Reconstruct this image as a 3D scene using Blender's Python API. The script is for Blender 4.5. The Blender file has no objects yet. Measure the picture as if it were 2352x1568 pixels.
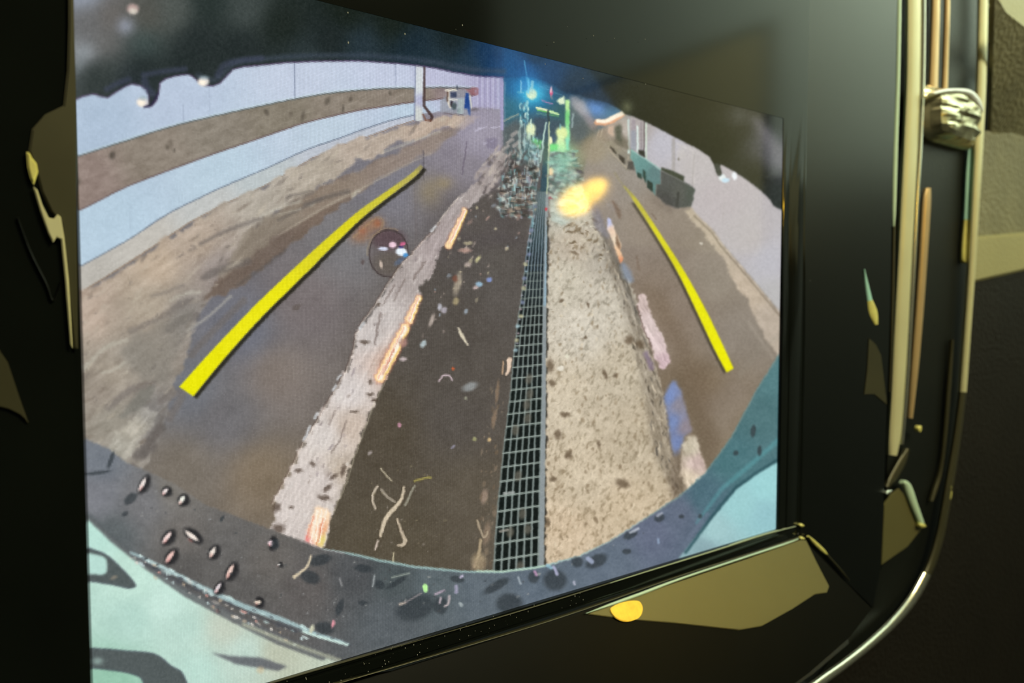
import bpy, bmesh, math, random
import numpy as np
from mathutils import Matrix, Vector

# ------------------------------------------------------------------ camera, world, light, exposure
sc = bpy.context.scene
F_PX, CX, CY = 1700.0, 1176.0, 784.0          # focal length and principal point in pixels of the 2352 x 1568 frame
PITCH = math.radians(2.86)                    # the phone looks slightly down
EYE = Vector((0.0, 0.0, 1.0))
cam_d = bpy.data.cameras.new('phone_camera')
cam_d.sensor_width = 36.0
cam_d.lens = 36.0 * F_PX / 2352.0
cam_d.clip_start = 0.005
cam_d.dof.use_dof = True
cam_d.dof.focus_distance = 0.205
cam_d.dof.aperture_fstop = 13.0
cam = bpy.data.objects.new('phone_camera', cam_d)
sc.collection.objects.link(cam)
cam.location = EYE
cam.rotation_euler = (math.radians(90) - PITCH, 0, 0)
sc.camera = cam
sc.view_settings.view_transform = 'Standard'
sc.view_settings.look = 'None'
sc.view_settings.exposure = 0.0
sc.view_settings.gamma = 1.0
sc.view_settings.use_curve_mapping = False
world = bpy.data.worlds.new('night_outside')
world.use_nodes = True
world.node_tree.nodes['Background'].inputs[0].default_value = (0.30, 0.36, 0.28, 1)
world.node_tree.nodes['Background'].inputs[1].default_value = 0.03
sc.world = world

def area(name, loc, target, size, energy, color):
    d = bpy.data.lights.new(name, 'AREA'); d.shape = 'RECTANGLE'; d.size, d.size_y = size
    d.energy = energy; d.color = color
    o = bpy.data.objects.new(name, d); sc.collection.objects.link(o)
    o.location = loc
    o.rotation_euler = (Vector(target) - Vector(loc)).to_track_quat('-Z', 'Y').to_euler()
    return o
# yellowish wash-bay light coming in through the passenger window
area('passenger_window_light', (0.95, -0.30, 1.95), (0.25, 0.3, 0.95), (0.45, 0.25), 15.0, (1.0, 0.91, 0.56))
# == PICTURE START ==
# The rear-camera picture shown on the screen, drawn with numpy as a flat colour field.
# Coordinates are those measured on the photograph; they are carried onto the panel plane below.
import numpy as np
OX, OY, PW, PH = 130, -190, 1740, 1890
C = np.zeros((PH, PW, 3), np.float32)
LB = np.zeros((PH, PW), np.int16)
_tab = np.random.RandomState(7).rand(256, 256).astype(np.float32)

def vnoise(x, y, seed=0):
    x = x + seed * 17.31; y = y + seed * 9.77
    xi = np.floor(x).astype(np.int32); yi = np.floor(y).astype(np.int32)
    fx = x - xi; fy = y - yi
    fx = fx * fx * (3 - 2 * fx); fy = fy * fy * (3 - 2 * fy)
    a = _tab[yi & 255, xi & 255]; b = _tab[yi & 255, (xi + 1) & 255]
    c = _tab[(yi + 1) & 255, xi & 255]; d = _tab[(yi + 1) & 255, (xi + 1) & 255]
    return (a + (b - a) * fx) * (1 - fy) + (c + (d - c) * fx) * fy

def win(x0, y0, x1, y1):
    a = max(0, int(np.floor(x0 - OX))); b = min(PW, int(np.ceil(x1 - OX)) + 1)
    c = max(0, int(np.floor(y0 - OY))); d = min(PH, int(np.ceil(y1 - OY)) + 1)
    if b <= a or d <= c: return None
    xx, yy = np.meshgrid(np.arange(a, b, dtype=np.float32) + OX, np.arange(c, d, dtype=np.float32) + OY)
    return (slice(c, d), slice(a, b)), xx, yy

def blur(m, s):
    if s <= 0.3: return m
    r = int(np.ceil(2.4 * s)); k = np.exp(-0.5 * (np.arange(-r, r + 1) / s) ** 2); k /= k.sum()
    for ax in (0, 1):
        p = np.pad(m, [(r, r) if i == ax else (0, 0) for i in range(m.ndim)], mode='edge')
        o = np.zeros_like(m); n = m.shape[ax]
        for i, w in enumerate(k):
            o += np.float32(w) * (p[i:i + n] if ax == 0 else p[:, i:i + n])
        m = o
    return m

def spline(pts, closed=False, n=8):
    p = np.array(pts, float); out = []; N = len(p)
    for i in range(N if closed else N - 1):
        g = (lambda k: p[k % N]) if closed else (lambda k: p[min(max(k, 0), N - 1)])
        a, b, c, d = g(i - 1), g(i), g(i + 1), g(i + 2)
        for t in np.arange(n) / n:
            out.append(0.5 * (2 * b + (c - a) * t + (2 * a - 5 * b + 4 * c - d) * t * t + (3 * b - a - 3 * c + d) * t ** 3))
    if not closed: out.append(p[-1])
    return np.array(out)

def pmask(pts, soft=1.2, smooth=False, jag=None):
    p = spline(pts, True) if smooth else np.array(pts, float)
    e = 3 * soft + 2 + (jag[0] if jag else 0)
    w = win(p[:, 0].min() - e, p[:, 1].min() - e, p[:, 0].max() + e, p[:, 1].max() + e)
    if w is None: return None
    s, xx, yy = w; X, Y = xx, yy
    if jag:
        A, sc, sd = jag
        X = xx + A * 2 * (vnoise(xx / sc, yy / sc, sd) - .5) + A * (vnoise(xx / sc * 2.7, yy / sc * 2.7, sd + 5) - .5)
        Y = yy + A * 2 * (vnoise(xx / sc, yy / sc, sd + 2) - .5) + A * (vnoise(xx / sc * 2.7, yy / sc * 2.7, sd + 8) - .5)
    ins = np.zeros(xx.shape, bool); q = np.roll(p, -1, 0)
    for (x1, y1), (x2, y2) in zip(p, q):
        if y1 == y2: continue
        c = (y1 > Y) != (y2 > Y)
        ins ^= c & (X < (x2 - x1) / (y2 - y1) * (Y - y1) + x1)
    return s, xx, yy, blur(ins.astype(np.float32), soft)

def put(s, m, col, a=1.0):
    m = (m * a)[..., None]
    C[s] = C[s] * (1 - m) + np.asarray(col, np.float32) * m

def idw(xx, yy, pts, p=1.5, eps=60.0):
    num = np.zeros(xx.shape + (3,), np.float32); den = np.zeros(xx.shape, np.float32)
    for x, y, c in pts:
        w = 1.0 / ((xx - x) ** 2 + (yy - y) ** 2 + eps) ** p
        num += w[..., None] * np.array(c, np.float32); den += w
    return num / den[..., None]

def poly(pts, col, soft=1.2, a=1.0, smooth=False, jag=None, lab=None):
    r = pmask(pts, soft, smooth, jag)
    if r is None: return None
    s, xx, yy, m = r
    if isinstance(col, list): col = idw(xx, yy, col)
    put(s, m, col, a)
    if lab is not None: LB[s][m > .5] = lab
    return r

def mottle(r, amp, sx, sy, ang=0., seed=0, tint=(1, 1, 1), thr=None):
    s, xx, yy, m = r; c, q = np.cos(np.radians(ang)), np.sin(np.radians(ang))
    x = (xx * c + yy * q) / sx; y = (-xx * q + yy * c) / sy
    n = .6 * vnoise(x, y, seed) + .3 * vnoise(x * 2.1, y * 2.1, seed + 3) + .15 * vnoise(x * 4.3, y * 4.3, seed + 6) - .52
    if thr is not None: n = np.clip((n - thr) * 6, 0, 1)
    C[s] = np.clip(C[s] + (m * n * amp)[..., None] * np.array(tint, np.float32), 0, 300)

def line(pts, w, col, soft=.8, a=1.0, smooth=False, lab=None):
    p = np.array(pts, float); ww = np.array(w, float) if np.ndim(w) else np.full(len(p), float(w))
    if smooth:
        k = spline(np.c_[p, ww], False, 6); p, ww = k[:, :2], k[:, 2]
    e = ww.max() + 3 * soft + 2
    g = win(p[:, 0].min() - e, p[:, 1].min() - e, p[:, 0].max() + e, p[:, 1].max() + e)
    if g is None: return None
    s, xx, yy = g; d = np.full(xx.shape, 1e6, np.float32)
    for i in range(len(p) - 1):
        v = p[i + 1] - p[i]; L = max(float(v @ v), 1e-6)
        t = np.clip(((xx - p[i, 0]) * v[0] + (yy - p[i, 1]) * v[1]) / L, 0, 1)
        dd = np.hypot(xx - p[i, 0] - t * v[0], yy - p[i, 1] - t * v[1]) - .5 * (ww[i] + t * (ww[i + 1] - ww[i]))
        d = np.minimum(d, dd)
    m = np.clip(.5 - d / (2 * soft), 0, 1).astype(np.float32)
    put(s, m, col, a)
    if lab is not None: LB[s][m > .5] = lab
    return s, xx, yy, m

def ell(x, y, rx, ry, col, ang=0., soft=.25, a=1.0, lab=None):
    R = max(rx, ry) * (1 + soft) + 2; g = win(x - R, y - R, x + R, y + R)
    if g is None: return
    s, xx, yy = g; c, q = np.cos(np.radians(ang)), np.sin(np.radians(ang))
    d = np.hypot(((xx - x) * c + (yy - y) * q) / rx, (-(xx - x) * q + (yy - y) * c) / ry)
    m = np.clip((1 + soft - d) / (2 * soft), 0, 1); m = m * m * (3 - 2 * m)
    put(s, m, col, a)
    if lab is not None: LB[s][m > .5] = lab

def glow(x, y, rx, ry, col, a=1.0):
    g = win(x - 2.6 * rx, y - 2.6 * ry, x + 2.6 * rx, y + 2.6 * ry)
    if g is None: return
    s, xx, yy = g
    put(s, np.exp(-((xx - x) / rx) ** 2 - ((yy - y) / ry) ** 2), col, a)

def inside(pts, x, y):
    r = False; n = len(pts)
    for i in range(n):
        (x1, y1), (x2, y2) = pts[i], pts[(i + 1) % n]
        if (y1 > y) != (y2 > y) and x < (x2 - x1) / (y2 - y1) * (y - y1) + x1: r = not r
    return r

def specks(pts, n, rng, ang, cols, seed, asp=(1, 3), a=(.5, 1), grow=None, soft=.45):
    R = np.random.RandomState(seed); P = np.array(pts, float); lo, hi = P.min(0), P.max(0); k = 0; t = 0
    while k < n and t < n * 30:
        t += 1; x, y = lo + R.rand(2) * (hi - lo)
        if not inside(pts, x, y): continue
        k += 1; r = rng[0] + (rng[1] - rng[0]) * R.rand() ** 2
        if grow: r *= np.interp(y, *grow)
        s = asp[0] + (asp[1] - asp[0]) * R.rand()
        ell(x, y, r * s, r, cols[R.randint(len(cols))], ang[0] + (ang[1] - ang[0]) * R.rand(), soft, a[0] + (a[1] - a[0]) * R.rand())

# ---------------------------------------------------------------- base: floor
FLOOR, HOOD, WALL, RAIL, KERB, POST, CART, STREAK, GRATE, GRAVEL, RWALL, RIG, TRAILER, BINS, LINE_L, LINE_R, BUMPER, BODY_L, BODY_R, BUBBLE, LAMP, DIRT, DIRT_R, STREAK_A, STREAK_B = range(25)
full = [(OX, OY), (OX + PW, OY), (OX + PW, OY + PH), (OX, OY + PH)]
r = poly(full, [(900, 420, (124, 122, 130)), (1080, 300, (150, 144, 156)), (1090, 360, (134, 128, 138)), (700, 700, (120, 112, 112)), (640, 860, (129, 119, 112)), (520, 960, (112, 110, 112)),
                (600, 1090, (128, 114, 96)), (420, 1080, (122, 114, 104)), (800, 560, (122, 120, 122)), (560, 760, (110, 112, 122)), (440, 900, (112, 114, 120)),
                (950, 850, (90, 82, 72)), (950, 1150, (90, 82, 68)), (1120, 620, (92, 86, 80)), (1100, 520, (88, 82, 80)), (1100, 1200, (92, 82, 68)), (1000, 700, (92, 86, 80)),
                (1450, 400, (150, 142, 134)), (1420, 330, (150, 142, 130)), (1500, 500, (146, 134, 122)), (1560, 700, (138, 124, 110)), (1640, 640, (146, 136, 122)), (1700, 760, (142, 132, 120)),
                (1600, 900, (122, 106, 86)), (1640, 1000, (134, 120, 100)), (1520, 720, (140, 124, 108))], lab=FLOOR)
mottle(r, 14, 60, 40, -40, 1)
# dark strip between the pale streak and the drain
strip = [(1120, 440), (1225, 420), (1215, 540), (1200, 650), (1182, 820), (1165, 1000), (1150, 1130), (1138, 1320), (700, 1320), (720, 1240), (764, 1176), (815, 1043), (884, 874), (960, 670), (1020, 566), (1080, 475)]
r = poly(strip, [(1110, 480, (86, 80, 78)), (1150, 600, (92, 87, 82)), (1000, 760, (86, 80, 74)), (1050, 950, (88, 82, 76)), (1090, 1150, (94, 86, 74)), (900, 1250, (88, 80, 66)), (880, 1000, (84, 76, 64)), (1150, 520, (84, 78, 78))], soft=4)
mottle(r, 10, 30, 30, 0, 4)
# ---------------------------------------------------------------- left wall, rail and kerb
wall_low = [(130, 640), (184, 612), (256, 572), (307, 543), (384, 492), (486, 441), (540, 417), (602, 391), (702, 345), (766, 322), (843, 294), (907, 274), (953, 264), (1020, 255), (1092, 246), (1156, 252)]
wall_s = [tuple(k) for k in spline(wall_low, False, 5)]
r = poly([(130, 90)] + [(1156, 90)] + wall_s[::-1], [(220, 290, (176, 194, 214)), (250, 520, (184, 206, 222)), (420, 230, (186, 200, 220)), (500, 400, (186, 206, 220)), (700, 180, (196, 206, 224)), (750, 300, (190, 206, 220)),
          (900, 170, (196, 204, 224)), (1000, 180, (190, 192, 216)), (1130, 210, (172, 168, 198)), (940, 255, (186, 204, 220))], soft=1.2, lab=WALL)
mottle(r, 10, 40, 30, -20, 11)
for x, y0, y1, a in ((676, 140, 229, .6), (908, 140, 204, .35), (300, 470, 545, .12), (480, 180, 270, .12), (421, 240, 285, .2)):
    line([(x, y0), (x + 1, y1)], 2.5, (95, 105, 130), .8, a)
for i, x in enumerate(range(1096, 1156, 6)):
    line([(x, 170), (x, 250)], 2.4, (140, 134, 170) if i % 2 else (204, 204, 226), 1, .55)
kerb_low = [(130, 700), (184, 674), (256, 630), (358, 564), (435, 513), (512, 472), (602, 431), (661, 400), (715, 366), (779, 338), (856, 312), (907, 292), (953, 279)]
r = poly(wall_low[:12] + [(953, 264)] + kerb_low[::-1], [(200, 640, (186, 182, 174)), (330, 555, (194, 190, 182)), (480, 470, (194, 196, 194)), (602, 412, (188, 196, 198)), (760, 335, (188, 194, 204)), (940, 270, (190, 196, 208))], soft=1, lab=KERB)
mottle(r, 16, 14, 6, -30, 12)
line([p for p in wall_s if p[0] < 956], 2.4, (90, 104, 124), .8, .75)
beam_up = [tuple(k) for k in spline([(130, 375), (175, 360), (250, 336), (325, 312), (400, 289), (500, 265), (602, 243), (675, 228), (760, 214), (860, 205), (955, 202), (1020, 201), (1092, 203)], False, 4)]
beam_lo = [tuple(k) for k in spline([(130, 505), (184, 482), (230, 459), (281, 433), (358, 402), (480, 357), (602, 315), (700, 282), (800, 258), (870, 246), (950, 234), (1020, 226), (1092, 218)], False, 4)]
r = poly(beam_up + beam_lo[::-1], [(200, 420, (146, 130, 122)), (350, 350, (142, 132, 120)), (500, 300, (140, 132, 120)), (650, 265, (134, 126, 112)), (800, 236, (140, 130, 118)), (950, 218, (138, 128, 116)), (1040, 212, (142, 128, 128)), (1088, 210, (150, 108, 114))], soft=1.2, lab=RAIL)
mottle(r, 30, 22, 10, -20, 13)
line(beam_up, 3, (70, 78, 74), 1, .75); line(beam_lo, 3.2, (96, 72, 70), 1, .8)
line([(x, y - 4) for x, y in beam_up], 2.5, (200, 222, 222), 1.2, .5)
for x, y, rx, ry, an, k in ((258, 357, 7, 9, 20, 70), (384, 338, 4, 6, 0, 95), (400, 345, 3, 5, 0, 90), (612, 258, 8, 5, 60, 85), (752, 232, 6, 9, 20, 90), (696, 266, 4, 13, 10, 95), (788, 250, 3, 9, 0, 85), (896, 213, 3, 6, 0, 90), (805, 228, 4, 6, 10, 95), (668, 262, 5, 6, 0, 108), (180, 417, 6, 8, 0, 105), (392, 330, 6, 10, 0, 112)):
    ell(x, y, rx, ry, (k, k * .92, k * .82), an, .6, .7)
line([(x, y - 2) for x, y in kerb_low], 2.2, (112, 76, 46), 1, .7)
# ---------------------------------------------------------------- dirty floor left of the yellow line
dirt = kerb_low + [(1000, 268), (1060, 262), (1100, 262), (1092, 285), (1048, 292), (1010, 297), (971, 315), (907, 333), (894, 345), (856, 358), (779, 394), (753, 423), (684, 464), (638, 487), (600, 507), (580, 560), (520, 640), (460, 720), (420, 830), (395, 915), (370, 985), (330, 1068), (280, 1060), (240, 1030), (190, 1008), (130, 1000)]
r = poly(dirt, [(220, 720, (184, 166, 150)), (260, 860, (164, 154, 140)), (360, 610, (192, 174, 154)), (340, 700, (180, 166, 148)), (450, 560, (182, 166, 150)), (600, 470, (176, 168, 156)), (720, 420, (180, 170, 156)), (860, 340, (186, 172, 158)), (1000, 285, (190, 172, 156)),
                (300, 830, (154, 146, 134)), (260, 960, (156, 150, 138)), (350, 950, (132, 128, 124)), (430, 720, (140, 134, 128)), (230, 900, (152, 142, 130)), (500, 620, (148, 138, 132))], soft=2, jag=(10, 26, 3), lab=DIRT)
mottle(r, 30, 70, 12, -36, 21); mottle(r, 20, 16, 7, -36, 22)
wet = [(600, 507), (638, 487), (672, 464), (753, 423), (805, 405), (870, 372), (930, 340), (1010, 298), (1070, 292), (1010, 330), (940, 372), (869, 410), (830, 438), (754, 497), (702, 543), (651, 574), (600, 622), (540, 660), (470, 690), (520, 610)]
r = poly(wet, [(620, 560, (112, 98, 88)), (720, 480, (120, 104, 92)), (840, 400, (130, 116, 106)), (960, 330, (132, 120, 118))], soft=2, jag=(7, 22, 9), a=.95)
mottle(r, 16, 50, 10, -36, 23)
r = poly([(560, 540), (600, 507), (638, 487), (672, 464), (753, 423), (805, 405), (870, 372), (930, 340), (1010, 298), (1060, 296), (990, 350), (930, 380), (840, 428), (760, 468), (700, 503), (640, 540), (560, 600), (500, 640)], [(620, 520, (142, 132, 118)), (760, 445, (146, 132, 118)), (900, 370, (150, 136, 126))], 3, .8, jag=(6, 20, 19)); mottle(r, 16, 50, 9, -36, 25)
line([(640, 540), (700, 503), (760, 468), (840, 428), (930, 380), (990, 352)], [3, 5, 5, 4, 3, 2], (180, 170, 154), 2.5, .6, True); ell(716, 470, 10, 4, (180, 172, 156), -20, .5, .6); ell(812, 446, 8, 5, (170, 160, 140), -30, .5, .6)
for pts, w, k in ((((460, 560), (520, 530), (602, 500)), 9, 108), (((470, 636), (510, 618), (570, 600)), 16, 104), (((350, 680), (390, 668), (420, 655)), 6, 110), (((300, 760), (370, 728), (410, 700), (440, 690)), 14, 112), (((390, 755), (420, 735), (450, 725)), 20, 106), (((250, 935), (300, 895), (350, 882)), 16, 116), (((545, 655), (600, 617), (655, 575)), 5, 84),
               (((330, 1040), (345, 1010), (372, 985)), 20, 100), (((370, 920), (420, 900), (390, 960)), 18, 116), (((440, 815), (480, 770), (560, 690)), 16, 112), (((640, 505), (690, 480), (740, 455)), 5, 96), (((660, 452), (720, 440), (660, 470)), 5, 100), (((700, 470), (760, 450), (800, 440)), 10, 100), (((440, 565), (450, 570), (435, 575)), 3, 110)):
    line(pts, w, (k, k * .94, k * .9), 4, .6, True)
for pts, w in ((((390, 690), (425, 675), (460, 670)), 6), (((600, 497), (640, 478), (690, 462)), 6), (((640, 493), (665, 486), (690, 480)), 3), (((430, 760), (480, 725), (530, 680)), 5), (((190, 850), (240, 800), (290, 780)), 10), (((670, 640), (690, 622), (700, 620)), 2), (((810, 452), (820, 440), (826, 438)), 6), (((880, 350), (960, 320), (1010, 302)), 5), (((225, 855), (260, 850), (290, 830)), 6)):
    line(pts, w, (196, 192, 178), 3, .55, True)
specks(dirt, 260, (1.5, 5), (-60, -20), [(110, 102, 96), (196, 186, 168), (120, 108, 96), (186, 176, 160)], 31, (1.5, 5), (.15, .5))
r = poly([(246, 1034), (262, 1004), (292, 968), (316, 948), (340, 926), (354, 944), (352, 978), (330, 1006), (306, 1034), (296, 1052), (268, 1044)], [(300, 980, (184, 178, 164)), (270, 1030, (176, 172, 160)), (345, 940, (170, 166, 158))], 2.5, .8, jag=(8, 14, 33)); mottle(r, 50, 22, 6, -50, 34)
r = poly([(290, 930), (326, 890), (352, 882), (350, 912), (312, 950), (276, 960)], (120, 118, 110), 3, .75, jag=(5, 14, 35)); mottle(r, 16, 20, 8, -40, 36)
poly([(330, 1058), (304, 1050), (336, 1010), (368, 962), (380, 940), (376, 985), (352, 1035)], (104, 98, 94), 3, .75, jag=(5, 12, 37))
poly([(240, 700), (330, 668), (420, 650), (400, 700), (310, 752), (290, 790), (250, 770)], (158, 148, 134), 8, .35, jag=(10, 22, 38))
poly([(280, 800), (320, 760), (400, 720), (440, 700), (430, 760), (400, 840), (380, 880), (330, 870), (290, 850)], (128, 124, 116), 6, .55, jag=(9, 20, 39))
# post and cart against the far wall
r = poly([(955, 148), (972, 150), (970, 278), (953, 278)], [(962, 200, (212, 218, 220)), (958, 260, (206, 210, 206)), (970, 230, (176, 178, 206))], soft=.8, lab=POST)
line([(954, 150), (952, 276)], 3, (120, 128, 156), .8, .8); line([(975, 150), (974, 243), (993, 268), (988, 277)], [4, 6, 7, 6], (76, 60, 60), .8, .95, lab=POST)
line([(972, 262), (978, 276), (990, 277)], 4, (120, 80, 62), .8, .8)
r = poly([(1012, 232), (1022, 222), (1040, 205), (1068, 204), (1080, 215), (1084, 240), (1084, 262), (1068, 266), (1048, 262), (1012, 258)], (150, 154, 164), soft=1.5, a=.8, lab=CART)
line([(1024, 207), (1048, 206)], 4, (226, 222, 206), .8); line([(1030, 208), (1030, 236), (1034, 246)], 5, (222, 214, 200), .8); line([(1030, 228), (1050, 229)], 4, (214, 212, 206), .8)
poly([(1035, 212), (1049, 212), (1049, 224), (1034, 224)], (64, 72, 96), 1); poly([(1035, 232), (1041, 232), (1040, 247), (1035, 244)], (52, 46, 54), 1); line([(1028, 212), (1027, 232)], 4, (92, 70, 60), .8, .9)
ell(1043, 244, 6, 8, (80, 92, 96), 0, .4); ell(1054, 254, 4, 5, (70, 84, 92)); line([(1050, 197), (1050, 204)], 3, (70, 76, 90), .8); poly([(1052, 228), (1066, 226), (1064, 262), (1050, 262)], (170, 184, 184), 1.2, .8)
poly([(1070, 212), (1076, 214), (1081, 254), (1080, 266), (1076, 262), (1074, 250), (1066, 250), (1068, 230)], (38, 72, 140), 1, lab=CART); line([(1079, 220), (1083, 250)], 3, (222, 220, 206), .8); ell(1090, 252, 9, 4, (92, 84, 84), 0, .5, .8)
line([(1020, 260), (1064, 264)], 3, (104, 92, 96), 1, .7); line([(1084, 203), (1096, 204), (1096, 216), (1086, 216)], 6, (150, 104, 112), 1, .8)
# far floor sheen under the corrugated wall
poly([(1084, 246), (1158, 250), (1156, 340), (1125, 372), (1060, 350), (1050, 300)], (156, 150, 168), 8, .55)
for x in range(1092, 1156, 7): line([(x, 255), (x - 2, 345)], 2, (190, 184, 204), 1, .28)
for x, y, w in ((1098, 295, 20), (1128, 293, 24), (1110, 330, 10), (1128, 325, 6), (1092, 300, 12)): line([(x, y), (x + w, y - 3)], 3, (206, 202, 222), 1, .6)
poly([(1116, 318), (1142, 316), (1142, 342), (1118, 342)], (112, 104, 128), 2, .5)
line([(1072, 325), (1066, 370), (1062, 400)], 3, (96, 86, 104), 1, .6); line([(972, 345), (973, 412)], 3, (84, 80, 88), 1, .65); line([(953, 404), (956, 560)], 5, (112, 104, 104), 2, .35)
glow(985, 440, 30, 36, (160, 140, 92), .42); glow(1020, 420, 22, 16, (168, 148, 96), .4); ell(680, 706, 10, 6, (94, 84, 78), -30, .6, .6); ell(833, 602, 4, 6, (90, 76, 74), 0, .5, .7)
for x, y, w, h in ((846, 520, 30, 20), (826, 545, 22, 14), (866, 512, 14, 12)): glow(x, y, w, h, (164, 112, 76), .55)
line([(812, 545), (840, 520), (865, 500), (880, 506), (872, 530), (845, 548)], 3, (190, 162, 112), 2, .4, True); glow(832, 530, 10, 8, (170, 96, 66), .5); glow(868, 512, 8, 9, (168, 100, 70), .5)
# water bubble
ell(893, 582, 45, 55, (92, 78, 76), 0, .06, .35, BUBBLE); ell(893, 550, 38, 24, (86, 66, 72), 0, .4, .7); ell(890, 605, 34, 26, (98, 90, 80), 0, .5, .6)
t = np.linspace(0, 2 * np.pi, 40); line([(893 + 45 * np.cos(k), 582 + 54 * np.sin(k)) for k in t], 3, (62, 52, 52), 1.2, .8)
line([(893 + 49 * np.cos(k), 582 + 58 * np.sin(k)) for k in t[19:33]], 3, (172, 150, 116), 1.5, .5)
ell(902, 562, 8, 7, (240, 206, 220), 0, .4); ell(925, 560, 7, 4, (220, 110, 150), -20, .4, .9); ell(880, 571, 11, 4, (214, 220, 240), 0, .4); ell(922, 578, 13, 9, (236, 246, 255), 10, .3); ell(932, 586, 6, 5, (80, 150, 210), 0, .5); ell(921, 567, 6, 2.5, (40, 40, 110), 0, .4, .8); ell(875, 607, 3, 9, (226, 206, 190), -10, .5, .9); ell(918, 600, 14, 6, (90, 110, 140), -35, .5, .6)
# ---------------------------------------------------------------- pale streak (drying film) beside the dark strip
sl = [(1150, 340), (1128, 372), (1102, 408), (1076, 433), (1056, 451), (1025, 487), (992, 533), (963, 566), (920, 612), (884, 664), (864, 699), (833, 740), (818, 769), (815, 800), (797, 851), (764, 907), (723, 977), (697, 1020), (664, 1087), (626, 1158), (632, 1180), (622, 1216)]
sr = [(740, 1262), (764, 1176), (795, 1107), (815, 1043), (856, 930), (884, 874), (912, 800), (940, 751), (969, 679), (961, 658), (994, 630), (1020, 566), (1079, 474), (1112, 449), (1138, 420), (1168, 380), (1190, 330)]
r = poly(sl + sr, [(1120, 410, (160, 150, 148)), (1080, 440, (168, 158, 156)), (1000, 560, (172, 160, 158)), (930, 640, (176, 166, 162)), (880, 720, (200, 192, 188)), (850, 770, (208, 200, 196)), (800, 900, (214, 206, 202)), (740, 1000, (216, 208, 202)), (700, 1100, (216, 206, 200)), (650, 1190, (212, 202, 196)), (810, 980, (200, 184, 170)), (780, 1080, (192, 178, 162)), (745, 1100, (212, 202, 196)), (900, 830, (204, 176, 160))], soft=1.2, jag=(6, 12, 40), lab=STREAK)
mottle(r, 36, 46, 5, -62, 41); mottle(r, 18, 10, 4, -60, 42)
line([(x - 1, y) for x, y in sl[4:20]], 3, (236, 222, 208), 1.2, .55)
line([(x - 4, y) for x, y in sl[6:20]], 2.5, (74, 52, 46), 1.2, .4)
line([(x + 2, y) for x, y in sr[1:7]], 2, (214, 206, 176), 1, .5)
specks(sl + sr, 110, (1.2, 3.4), (-75, -50), [(120, 108, 106), (140, 126, 116), (130, 118, 124), (232, 226, 218), (226, 220, 214)], 43, (1, 4), (.2, .6), ((340, 700, 1250), (.7, 1, 1.5)))
for x, y, rx, ry, an in ((838, 785, 12, 5, 10), (870, 700, 5, 4, 0), (686, 1081, 9, 5, 0), (718, 1065, 5, 7, -60), (766, 1095, 12, 4, -40), (752, 1120, 12, 5, -40), (745, 1143, 14, 6, 10), (635, 1165, 9, 10, 30), (640, 1213, 14, 10, 0), (668, 1165, 6, 4, 0), (788, 1080, 5, 14, 10), (850, 906, 8, 4, 0), (860, 918, 7, 4, 0), (812, 945, 10, 3, 0), (850, 876, 5, 6, 0)):
    ell(x, y, rx, ry, (80, 66, 56), an, .6, .75)
for p, w in ((((795, 965), (780, 1010), (762, 1040)), 3), (((770, 945), (757, 975)), 3), (((975, 600), (950, 640)), 4), (((930, 640), (905, 690)), 3), (((905, 655), (880, 700)), 3), (((1010, 510), (985, 545)), 4), (((875, 720), (860, 790)), 5)):
    line(p, w, (112, 98, 92), 1.5, .65)
for x0, y0, x1, y1 in ((825, 755, 836, 742), (765, 895, 771, 885), (705, 995, 712, 978), (697, 1010, 704, 1000), (722, 960, 728, 950), (990, 530, 1000, 520), (775, 870, 782, 862)): line([(x0, y0), (x1, y1)], 6, (206, 208, 210), 1.4, .8)
# lamp reflections along the streak
def lampstreak(p, w, seed, a=1.0):
    line(p, [k * 1.3 for k in w], (196, 112, 84), 3, .4 * a); line(p, w, (255, 214, 160), 1.5, a)
    c = np.array(p, float); line(c, [k * .5 for k in w], (255, 246, 226), 1.5, a)
    line(c + np.array([w[0] * .5, 0]), [2] * len(p), (226, 206, 90), 1, .7 * a); line(c - np.array([w[0] * .12, 0]), [2.4] * len(p), (236, 140, 110), 1, .7 * a)
lampstreak([(1067, 484), (1050, 525), (1030, 564)], [11, 14, 15], 1)
lampstreak([(962, 684), (940, 735)], [13, 19], 2); lampstreak([(930, 752), (904, 808), (872, 868)], [20, 24, 22], 3)
line([(905, 800), (880, 860)], 3, (170, 80, 60), 1.2, .6); poly([(1020, 560), (1040, 556), (1032, 574)], (255, 220, 170), 1.5)
poly([(728, 1160), (752, 1168), (760, 1180), (742, 1256), (700, 1244), (706, 1215)], [(720, 1230, (255, 236, 206)), (740, 1180, (250, 222, 190)), (704, 1240, (230, 130, 130)), (745, 1240, (230, 214, 120)), (728, 1205, (255, 240, 214)), (735, 1215, (230, 150, 110))], 2.5)
for x in (722, 731, 741): line([(x + 8, 1172), (x - 8, 1246)], 4, (255, 246, 232), 1.2, .8)
line([(742, 1190), (728, 1250)], 2.5, (210, 110, 80), 1, .7); line([(722, 1185), (704, 1235)], 3, (216, 110, 90), 1.5, .6)
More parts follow.
